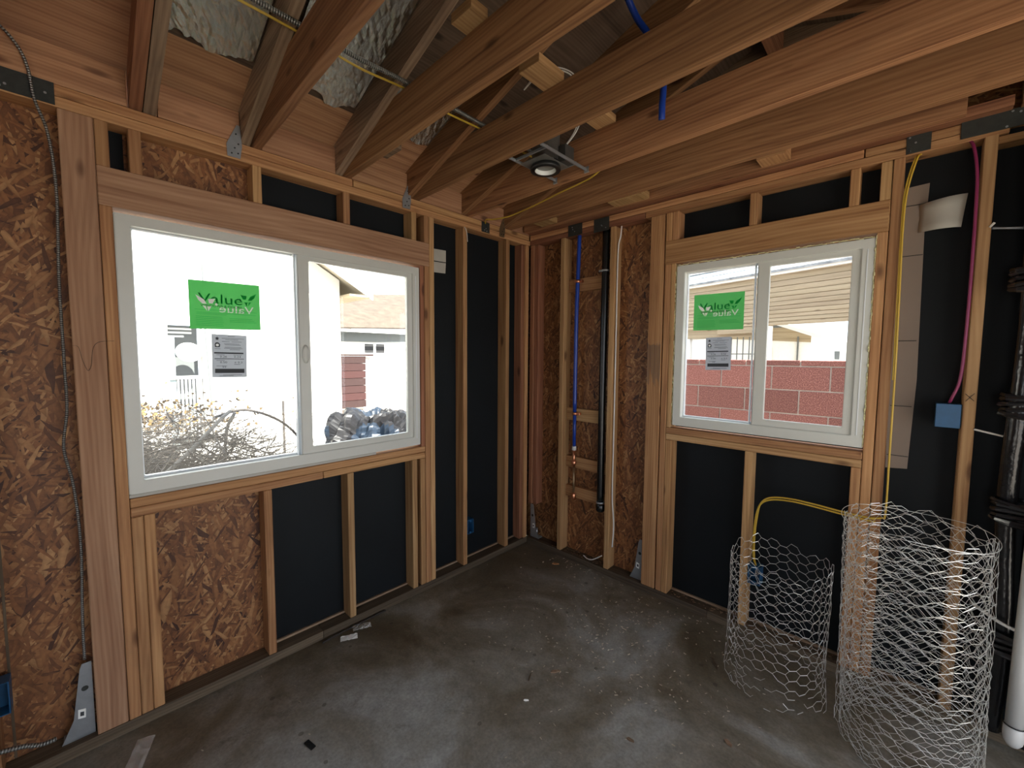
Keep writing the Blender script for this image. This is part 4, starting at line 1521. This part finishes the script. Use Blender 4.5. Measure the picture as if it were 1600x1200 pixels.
rr = random.Random(77)
for k in range(520):
    if rr.random() < .55:
        x, y = rr.gauss(1.15, .30), rr.gauss(-.6, .28)
    elif rr.random() < .5:
        x, y = rr.uniform(.3, 1.9), -abs(rr.gauss(0, .12))-.01
    else:
        x, y = rr.uniform(.03, 2.2), rr.uniform(-2.2, -.02)
    if y > -.012 or x < .012: continue
    a = rr.uniform(0, 3.14)
    L = rr.uniform(.003, .014)
    p = Vector((x, y, ZF+.0015))
    tube_into(V, F, U, [p, p+Vector((math.cos(a)*L, math.sin(a)*L, 0))], rr.uniform(.0008, .0022), 4)
tag(link('wood_shavings', mesh_from('wood_shavings', V, F, U, False), simple('shaving', (.5, .43, .33), .8, 0, 60, .6), None), 'scattered pale shavings and dust on the concrete floor', 'debris', None, 'stuff')
V, F, U = [], [], []
for k in range(260):
    if rr.random() < .5:
        x, y = rr.uniform(.25, .75), rr.uniform(.005, .08)
    else:
        x, y = rr.uniform(1.17, 2.0), rr.uniform(.005, .08)
    if any(a-.002 < x < b+.002 for a, b in ((.303, .341), (.709, .747), (1.559, 1.597))): continue
    a = rr.uniform(0, 3.14)
    L = rr.uniform(.004, .02)
    p = Vector((x, y, ZB+.002+rr.uniform(0, .006)))
    tube_into(V, F, U, [p, p+Vector((math.cos(a)*L, math.sin(a)*L*.3, 0))], rr.uniform(.001, .003), 4)
tag(link('plate_debris', mesh_from('plate_debris', V, F, U, False), simple('shaving_red', (.22, .13, .07), .8, 0, 60, .6), None), 'wood shavings piled on the right wall bottom plate', 'debris', None, 'stuff')

# builder's cross on the lone stud, lumber stamps
V, F, U = [], [], []
for (x0, z0, x1, z1) in ((2.341, 1.405, 2.366, 1.377), (2.343, 1.374, 2.366, 1.408)):
    tube_into(V, F, U, [Vector((x0, -.0006, z0)), Vector((x1, -.0006, z1))], .0012, 4)
o = link('pencil_cross', mesh_from('pencil_cross', V, F, U, False), INK, None)
o.parent = STZ
o.matrix_parent_inverse = STZ.matrix_basis.inverted()
STZ.matrix_parent_inverse = Matrix()
# squiggle pencil line on the left post and trimmer
tube('pencil_squiggle', INK, [(.0004, -2.470, 1.570), (.0004, -2.455, 1.565), (.0004, -2.447, 1.52), (.0004, -2.435, 1.48), (.0004, -2.425, 1.50), (.0004, -2.418, 1.56), (.0004, -2.400, 1.585), (.0004, -2.36, 1.59)], .0006, WL, 4)
# dark band marks on the post by the right window
for (z0, z1, m_) in ((1.36, 1.62, 7),):
    V, F, U = [], [], []
    rr = random.Random(8)
    for k in range(13):
        x = .993+k*.0066
        tube_into(V, F, U, [Vector((x, -.0003, z0+rr.uniform(0, .12))), Vector((x, -.0003, z1+rr.uniform(-.01, .01)))], .0009, 3)
    link('saw_marks', mesh_from('saw_marks', V, F, U, False), GREYPAINT, WR, kind='stuff')

# ------------------------------------------------------------------ outside, left window
WH = empty('white_house', (-6.2, -3, -.3), label='large white stucco house close behind the left window', cat='house')
def ho(o, root):
    o.parent = root
    o.matrix_parent_inverse = Matrix.Translation(-root.location)
    return o
X6 = -6.
for (a, b, z0, z1) in ((-8, -1.53, -.3, 3.0), (-1.53, -1.10, 2.0, 3.0), (-1.10, 1.13, -.3, 3.0), (-1.53, -1.10, -.3, .0)):
    ho(box('wall', STUCCO, None, X6-.2, X6, a, b, z0, z1, bev=0), WH)
ho(box('side_wall', STUCCO, None, X6-5, X6-.201, .93, 1.13, -.3, 2.98, bev=0), WH)
# gable above
ho(poly('gable', STUCCO, [(X6, -8, 3.0), (X6, 1.13, 3.0), (X6, -3.4, 5.6)], (1, 0, 0), .2, None), WH)
sl = math.atan2(5.75-2.72, 1.55+3.4)
for sgn in (1, -1):
    def yy(v): return v if sgn > 0 else -6.8-v
    ho(poly('roof_slope', simple('soffit_tan_%d' % sgn, (.5, .45, .36), .7), [(X6+.45, yy(1.62), 2.78), (X6-5.2, yy(1.62), 2.78), (X6-5.2, yy(-3.4), 5.76), (X6+.45, yy(-3.4), 5.76)], (0, .5, .85), .03, None), WH)
    ho(poly('fascia', WHITEPAINT, [(X6+.45, yy(1.60), 2.62), (X6+.45, yy(1.60), 2.76), (X6+.45, yy(-3.4), 5.72), (X6+.45, yy(-3.4), 5.58)], (1, 0, 0), .03, None), WH)
ho(box('eave_soffit', CREAMWOOD, None, X6-5.2, X6+.44, 1.13, 1.58, 2.66, 2.70, bev=0), WH)
ho(box('recess_back', GREYPAINT, None, X6-.5, X6-.45, -1.53, -1.10, 0, 2.0, bev=0), WH)
for z in (1.80, 1.86, 1.92):
    ho(box('shutter_slat', WHITEPAINT, None, X6-.3, X6-.25, -1.52, -1.30+.1*(z > 1.85), z, z+.03, bev=0), WH)
ho(box('down_pipe', simple('pale_blue_paint', (.3, .36, .38), .6), None, X6-.2, X6-.1, -1.525, -1.44, .0, 1.8, bev=0), WH)
for k in range(7):
    ho(box('picket', WHITEPAINT, None, X6-.12, X6-.08, -1.43+k*.048, -1.405+k*.048, .2, 1.14, bev=0), WH)
ho(box('gate_rail', WHITEPAINT, None, X6-.1, X6-.06, -1.52, -1.10, 1.14, 1.19, bev=0), WH)
ho(tube('utility_conduit', GREYPAINT, [(X6+.02, -1.0, .4), (X6+.02, -1.03, 1.2), (X6+.02, -1.06, 2.0), (X6+.02, -1.06, 3.0)], .012, None, 8), WH)
SD = lathe('satellite_dish', WHITEPAINT, [(0, .03), (.08, .04), (.15, .07), (.17, .1), (.15, .09), (.08, .06), (0, .05)], (X6-.15, -1.27, 1.52), None, 24, Matrix.Rotation(1.1, 4, 'Y'), label='round white dish in front of the dark recess of the white house', cat='dish')

def block_run(root, P, x0, x1, ztop, rows, bw, bh, d0, d1, mat, capmat, off=.0, cap=.06, seed=1):
    """running-bond wall: P(a, z, d) to xyz; blocks share mesh data per length"""
    j = .010
    cache = {}
    def one(name, a0, a1, z0, z1, proud, m):
        key = (name, round(a1-a0, 3), round(z1-z0, 3))
        if key not in cache:
            p, q = Vector(P(0, 0, d0)), Vector(P(a1-a0, z1-z0, d1))
            lo = Vector([min(p[i], q[i]) for i in range(3)]); hi = Vector([max(p[i], q[i]) for i in range(3)])
            bm = bmesh.new()
            bmesh.ops.create_cube(bm, size=1)
            dd = hi-lo
            for v in bm.verts: v.co = Vector((v.co[i]*dd[i] for i in range(3)))
            bmesh.ops.bevel(bm, geom=list(bm.edges), offset=.004, segments=1, affect='EDGES')
            me = bpy.data.meshes.new(name)
            bm.to_mesh(me); bm.free()
            me.materials.append(m)
            cache[key] = me
        ob = bpy.data.objects.new(name, cache[key])
        COL.objects.link(ob)
        ob.parent = root
        ob.matrix_parent_inverse = Matrix.Translation(-root.location)
        ob.location = Vector(P((a0+a1)/2, (z0+z1)/2, (d0+d1)/2+proud))
    rr2 = random.Random(seed)
    z = ztop
    if cap:
        a = x0+off+bw*.5
        while a > x0: a -= bw
        while a < x1:
            one('cap_block', a+j/2, a+bw-j/2, z-cap, z, rr2.uniform(-.002, .002), capmat)
            a += bw
        z -= cap+j
    for r_ in range(rows):
        a = x0+off+(bw*.5 if r_ % 2 else 0)
        while a > x0: a -= bw
        while a < x1:
            one('block', a+j/2, a+bw-j/2, z-bh+j, z, rr2.uniform(-.003, .003), mat)
            a += bw
        z -= bh
    return z


FW = empty('block_garden_wall', (-9, 4, -.3), label='distant sunlit block wall with shaded strip coloured dark red behind the tarp heap', cat='wall')
block_run(FW, lambda a, z, d: (-9-d, a, z), 1.6, 7.5, 1.50, 7, .41, .205, 0, .15, STUCCO, WHITEPAINT, 0, .05)  # sunlit stretch of the wall, its glare put in as white blocks
ho(box('mortar_core', MORTAR, None, -9.14, -9.008, 1.6, 7.5, -.3, 1.49, bev=0), FW)
for k in range(7):  # dark red blocks paint the white house's shadow on this wall
    ho(box('pier_block', simple('shaded_red_block_%d' % k, (.030+.006*(k % 3), .012, .011), .9, 0, 60, .5), None, -8.99, -8.84, 2.20, 3.07, 1.50-.205*(k+1)+.01, 1.50-.205*k, bev=.003), FW)  # painted shadow on the wall, not a separate pier
ho(box('pier_cap', simple('shaded_red_cap', (.03, .014, .012), .9), None, -8.99, -8.82, 2.2, 3.30, 1.505, 1.56, bev=.003), FW)  # wider top of that shadow, from the eave, also painted dark red
FH = empty('tan_roof_house', (-15, 8, -.3), label='distant white house with tan shingled roof seen through the left window', cat='house')
ho(box('wall', STUCCO, None, -18, -14, 3.2, 13, -.3, 2.5, bev=0), FH)
ho(poly('roof_slope', ROOFTAN, [(-13.4, 2.6, 2.50), (-13.4, 13.6, 2.95), (-18, 13.6, 5.2), (-18, 5.5, 4.4)], (.6, 0, .8), .06, None), FH)
ho(poly('roof_slope', ROOFTAN, [(-13.4, 2.6, 2.50), (-18, 5.5, 4.4), (-22, 2.6, 2.5)], (0, -.6, .8), .06, None), FH)
ho(box('fascia', WHITEPAINT, None, -13.44, -13.38, 2.6, 13.6, 2.42, 2.52, bev=0), FH)
ho(box('soffit_band', GREYPAINT, None, -14.02, -13.9, 3.2, 13.4, 2.06, 2.48, bev=0), FH)  # grey band paints the shade under the eave onto the wall
for (a, b) in ((5.62, 6.0), (6.1, 6.5)):
    w_ = ho(box('window', DARK, None, -14.02, -13.99, a, b, 1.62, 1.98, bev=0), FH)
ho(box('window_frame', WHITEPAINT, None, -13.99, -13.97, 6.0, 6.1, 1.58, 2.0, bev=0), FH)


def foliage(name, c, rad, n, leaf, mat, label, cat, kind=None, seed=1, flat=.6):
    rr = random.Random(seed)
    V, F = [], []
    for k in range(n):
        d = Vector((rr.gauss(0, 1), rr.gauss(0, 1), rr.gauss(0, 1)))
        d.normalize()
        p = Vector(c)+Vector((d.x*rad[0], d.y*rad[1], d.z*rad[2]))*(rr.random()**.4)
        a = Vector((rr.uniform(-1, 1), rr.uniform(-1, 1), rr.uniform(-.5, 1))).normalized()*leaf*rr.uniform(.6, 1.4)
        b = a.orthogonal().normalized()*leaf*.35
        i = len(V)
        V += [p-a*.5, p+b, p+a*.5, p-b]
        F.append((i, i+1, i+2, i+3))
    return link(name, mesh_from(name, V, F, None, False), mat, None, label=label, cat=cat, kind=kind)
TR = empty('distant_tree', (-24, 9.5, -.3), label='dark green tree top above the tan roof', cat='tree')
o = foliage('crown', (-24, 9.5, 4.9), (1.6, 1.9, .75), 900, .3, GREENLEAF, None, None, None, 5)
ho(o, TR)
ho(tube('trunk', STICK, [(-24, 9.5, -.3), (-24, 9.6, 2), (-24, 9.5, 4.8)], .15, None, 8), TR)

# brush pile close to the window
def branch(V, F, U, p, d, L, r, rr, depth=0, droop=.0):
    n = 5
    pts = [p.copy()]
    dd = d.copy()
    for i in range(n):
        dd = (dd+Vector((rr.gauss(0, .16), rr.gauss(0, .16), rr.gauss(0, .13)-droop))).normalized()
        q = pts[-1]+dd*(L/n)
        pts.append(q)
    tube_into(V, F, U, pts, r, 4 if depth else 5, r*.35)
    if depth < 2:
        for k in range(rr.randint(2, 4)):
            i = rr.randint(1, n-1)
            nd = (dd+Vector((rr.gauss(0, .6), rr.gauss(0, .6), rr.gauss(0, .5)))).normalized()
            branch(V, F, U, pts[i], nd, L*rr.uniform(.3, .55), r*.55, rr, depth+1, droop)
def cf_main(rr):
    y = rr.uniform(-3.0, -1.20)
    x = rr.uniform(-2.9, -.6)
    top = 1.0 - .50*max(0, (y+1.75)/.6)**2 - .08*abs(x+1.9)
    z = rr.uniform(-.2, max(top, -.1))
    a = rr.uniform(0, 6.28)
    return Vector((x, y, z)), Vector((math.cos(a)*.7, math.sin(a), rr.uniform(-.25, .40))).normalized()
rr = random.Random(3)
V, F, U = [], [], []
for k in range(1300):
    p, d = cf_main(rr)
    branch(V, F, U, p, d, rr.uniform(.25, .75), rr.uniform(.0025, .0075), rr)
for i in range(60):
    for k in range(60):
        x_, y_2 = -3.1+2.6*i/59, -3.3+2.2*k/59
        e = max(0, 1-((x_+1.8)/1.3)**2-((y_2+2.15)/1.05)**2)**.7
        V.append(Vector((x_, y_2, -.3+e*(.95+.25*noise.noise(Vector((x_*3, y_2*3, 1)))+.16*noise.noise(Vector((x_*11, y_2*11, 1)))+.10*noise.noise(Vector((x_*30, y_2*30, 1)))))))
b0 = len(V)-3600
for i in range(59):
    for k in range(59):
        a_i = b0+i*60+k
        F.append((a_i, a_i+60, a_i+61, a_i+1))
nf1 = len(F)
for k in range(220):
    p, d = cf_main(rr)
    p.z = min(p.z, .85)
    branch(V, F, U, p, Vector((d.x, d.y, d.z*.3)).normalized(), rr.uniform(.3, .9), rr.uniform(.003, .009), rr)
nf2 = len(F)
for k in range(1500):
    c = Vector((-2.9, -2.2, .93))+Vector((rr.gauss(0, .25), rr.gauss(0, .42), rr.gauss(0, .09)))
    a = Vector((rr.uniform(-1, 1), rr.uniform(-1, 1), rr.uniform(-.5, 1))).normalized()*.045*rr.uniform(.5, 1.3)
    b = a.orthogonal().normalized()*.016
    i0 = len(V)
    V += [c-a*.5, c+b, c+a*.5, c-b]
    F.append((i0, i0+1, i0+2, i0+3))
for i, v in enumerate(V):
    if v.z < -.295: V[i] = Vector((v.x, v.y, -.295))
    if v.x > -.16: V[i] = Vector((-.16-(v.x+.16)*.2, v.y, v.z))
me = mesh_from('brush_pile', V, F, None, False)
for m_ in (STICK, PALESTICK, LEAF): me.materials.append(m_)
for p in me.polygons:
    if p.index >= nf2: p.material_index = 2
    elif p.index >= nf1: p.material_index = 1
link('brush_pile', me, None, None, label='tangled pile of dry cut branches and leaves under the left window', cat='brush pile', kind='stuff')
tube('pale_branch', PALESTICK, [(-.75, -2.35, .70), (-1.1, -2.02, .90), (-1.5, -1.76, 1.05), (-1.75, -1.62, 1.10)], .014, None, 7, label='long pale straight branch leaning across the brush pile', cat='branch')
tube('arched_branch', STICK, [(-1.7, -1.75, 1.05), (-1.7, -1.55, 1.09), (-1.75, -1.30, .98), (-1.8, -1.12, .80), (-1.85, -1.0, .55)], .011, None, 7, label='dark branch arching down at the right of the brush pile', cat='branch')
tube('leaning_branch', PALESTICK, [(-1.65, -1.63, 1.08), (-1.6, -1.70, .95), (-1.55, -1.73, .70)], .012, None, 7, label='short pale forked stick in the middle of the brush pile', cat='branch')
box('garden_stake', STICK, None, -2.62, -2.60, -.995, -.975, -.3, 1.05, label='thin dark stake standing right of the brush pile', cat='stake')
for k, (x, y, a) in enumerate(((-4.6, -.35, .2), (-4.9, -.2, .1), (-5.2, -.3, -.1))):
    box('timber_plank', PALESTICK, None, x-.08, x+.08, y-.9, y+.9, -.3+.07*k, -.235+.07*k, rot=Matrix.Rotation(a, 4, 'Z'), label=['lowest', 'middle', 'top'][k]+' weathered plank of the stack behind the stake', cat='plank', group='planks lying on the yard')

# tarp heap
def tarp(name, c, rx, ry, h, seed, label):
    V, F = [], []
    nu, nv = 72, 40
    for i in range(nu):
        a = 2*math.pi*i/nu
        for k in range(nv+1):
            t = k/nv
            rad = math.cos(t*math.pi/2)**.75
            p = Vector((math.cos(a)*rad, math.sin(a)*rad, math.sin(t*math.pi/2)**.85))
            f = noise.noise(Vector((p.x*1.6+seed, p.y*1.6, p.z*1.2)))*.22
            g = (1-abs(noise.noise(Vector((p.x*4+seed, p.y*4, p.z*2.5+3)))))**3*.16
            g2 = (1-abs(noise.noise(Vector((p.x*9, p.y*9+seed, p.z*5)))))**3*.05
            s = 1+f-g-g2+.08
            V.append(Vector((c[0]+p.x*rx*s, c[1]+p.y*ry*s, max(c[2]+p.z*h*s, c[2]))))
    for i in range(nu):
        j = (i+1) % nu
        for k in range(nv):
            F.append((i*(nv+1)+k, j*(nv+1)+k, j*(nv+1)+k+1, i*(nv+1)+k+1))
    me = mesh_from(name, V, F, None, False)
    me.materials.append(TARP_G)
    me.materials.append(TARP_B)
    for p in me.polygons:
        cc = p.center
        if noise.noise(Vector((cc.x*1.7+seed, cc.y*1.7, cc.z*2.2))) > .02:
            p.material_index = 1
    return link(name, me, None, None, label=label, cat='tarp')
tarp('tarp_heap', (-3.6, .62, -.3), .75, .92, 1.05, 2.3, 'heap covered by a crumpled grey and blue tarp')

# ------------------------------------------------------------------ outside, right window
BW = empty('block_fence', (1.5, 1.8, -.3), label='pink concrete block wall just outside the right window', cat='wall')
block_run(BW, lambda a, z, d: (a, 1.75+d, z), -1.6, 4.2, 1.520, 9, .4135, .2045, 0, .15, CMU, CMU, -.4135*4+1.6+1.314-.010, .045, 4)
ho(box('mortar_core', MORTAR, None, -1.6, 4.3, 1.758, 1.89, -.3, 1.51, bev=0), BW)
# outbuilding with cream planked front turned a little from our wall
PT = empty('planked_outbuilding', (.94, 3.2, -.3), label='outbuilding with cream plank front and shingle roof beyond the block wall', cat='shed')
P0 = Vector((.94163, 3.2, 0))
du = Vector((-.95289, .30144, 0)).normalized()
dn = Vector((-du.y, du.x, 0))
if dn.y > 0: dn = -dn      # faces us
def OB(name, mat, u0, u1, z0, z1, n0, n1, axis=0):
    bm = bmesh.new()
    vs = []
    L_, H_, D_ = abs(u1-u0), z1-z0, abs(n1-n0)
    bmesh.ops.create_cube(bm, size=1)
    for v in bm.verts: v.co = Vector((v.co.x*L_, v.co.y*D_, v.co.z*H_))
    bmesh.ops.bevel(bm, geom=list(bm.edges), offset=.003, segments=1, affect='EDGES')
    bm.normal_update()
    uv_box(bm, 0, int(z0*1000) & 0xffff)
    me = bpy.data.meshes.new(name)
    bm.to_mesh(me); bm.free()
    o = link(name, me, mat, None)
    o.parent = PT
    o.matrix_parent_inverse = Matrix.Translation(-PT.location)
    cc = P0+du*((u0+u1)/2)+dn*((n0+n1)/2)+Vector((0, 0, (z0+z1)/2))
    o.matrix_basis = Matrix.Translation(cc) @ Matrix.Rotation(math.atan2(-du.y, -du.x), 4, 'Z')
    return o
nb = 11
hts = [.040, .042, .044, .046, .048, .050, .052, .055, .060, .066, .073]
zz = 1.920
for k in range(nb):
    OB('plank', CREAMWOOD, -2.6, 2.8, zz+.002, zz+hts[k]-.002, 0, .012+.004*(k % 2))
    zz += hts[k]
OB('backing', CREAMWOOD, -2.6, 2.8, 1.92, 2.49, -.03, -.002)
OB('lower_beam', CREAMWOOD, .14, 2.8, 1.80, 1.90, -.14, -.04)
OB('lower_beam', CREAMWOOD, .14, .65, 1.84, 1.918, -.035, .01)
OB('fascia', WHITEPAINT, -2.7, 2.9, 2.492, 2.535, -.02, .06)
for u in (1.12, 2.7):
    OB('wall_post', WHITEPAINT, u, u+.10, -.3, 1.80, -.14, -.05)
OB('white_panel', WHITEPAINT, .55, 1.10, -.3, 1.80, -.13, -.08)
for u in (.17, .28, .36, .44, .52):
    OB('grille_bar', GREYPAINT, u, u+.012, 1.2, 1.80, -.12, -.108)
OB('grille_bar', GREYPAINT, .14, .55, 1.58, 1.592, -.12, -.108)
OB('door_frame', WHITEPAINT, .02, .14, -.3, 1.92, -.14, -.05)
a_, b_ = P0+du*-2.7, P0+du*2.9
ro = [a_+dn*.10+Vector((0, 0, 2.54)), b_+dn*.10+Vector((0, 0, 2.54)), b_-dn*2.2+Vector((0, 0, 3.55)), a_-dn*2.2+Vector((0, 0, 3.55))]
ho(poly('roof_slope', simple('silvery_shingles', (.34, .38, .42), .35, 0, 10, .8, .5, (.07, .09, .11)), [tuple(v) for v in ro], (0, -.5, .85), .03, None), PT)
for k in range(9):
    t = (k+1)/9.6
    q = [a_*1.0+dn*(.10-2.3*t), b_*1.0+dn*(.10-2.3*t)]
    pt_ = [q[0]+Vector((0, 0, 2.545+1.01*t+.012)), q[1]+Vector((0, 0, 2.545+1.01*t+.012)), q[1]-dn*.02+Vector((0, 0, 2.545+1.01*t+.02)), q[0]-dn*.02+Vector((0, 0, 2.545+1.01*t+.02))]
    ho(poly('shingle_course', WHITEPAINT if k % 3 == 0 else GREYPAINT, [tuple(v) for v in pt_], (0, -.5, .85), .012, None), PT)
# white house with low gable and grey roof behind the block wall
G1 = empty('low_white_house', (.3, 6.5, -.3), label='low white gabled house in the middle of the right window view', cat='house')
ho(box('wall', STUCCO, None, -1.6, .97, 6.0, 9, -.3, 1.97, bev=0), G1)
ho(poly('gable', CREAMWOOD, [(-1.6, 5.98, 1.97), (.97, 5.98, 1.80), (.97, 5.98, 1.96), (.2, 5.98, 2.24), (-1.6, 5.98, 2.3)], (0, -1, 0), .015, None), G1)
ho(poly('roof_slope', WHITEPAINT, [(1.15, 5.7, 1.90), (1.15, 9.2, 1.90), (.05, 9.2, 2.34), (.05, 5.7, 2.34)], (.3, 0, .9), .06, None), G1)
ho(box('window', GREYPAINT, None, .32, .40, 5.98, 5.999, 1.35, 1.75, bev=0), G1)
ho(box('drain_pipe', GREYPAINT, None, .78, .80, 5.97, 5.999, 1.4, 1.9, bev=0), G1)
ho(box('vent', GREYPAINT, None, .42, .55, 5.96, 5.999, 2.06, 2.12, bev=0), G1)
G2 = empty('grey_roof_house', (1, 12.5, -.3), label='far white house with blue-grey shingle roof at right', cat='house')
ho(box('wall', STUCCO, None, -1.5, 6, 12, 16, -.3, 1.98, bev=0), G2)
ho(poly('roof_slope', ROOFGREY, [(-2, 11.7, 2.02), (6.5, 11.7, 2.02), (6.5, 15, 3.6), (-2, 15, 3.6)], (0, -.5, .85), .06, None), G2)
ho(box('fascia', WHITEPAINT, None, -2, 6.5, 11.66, 11.70, 1.95, 2.05, bev=0), G2)
for x in (.55, 1.1):
    ho(box('window', GREYPAINT, None, x, x+.22, 11.97, 11.999, 1.50, 1.72, bev=0), G2)
# boundary shade wall past the alley on the far side of our roof: neighbour fence posts
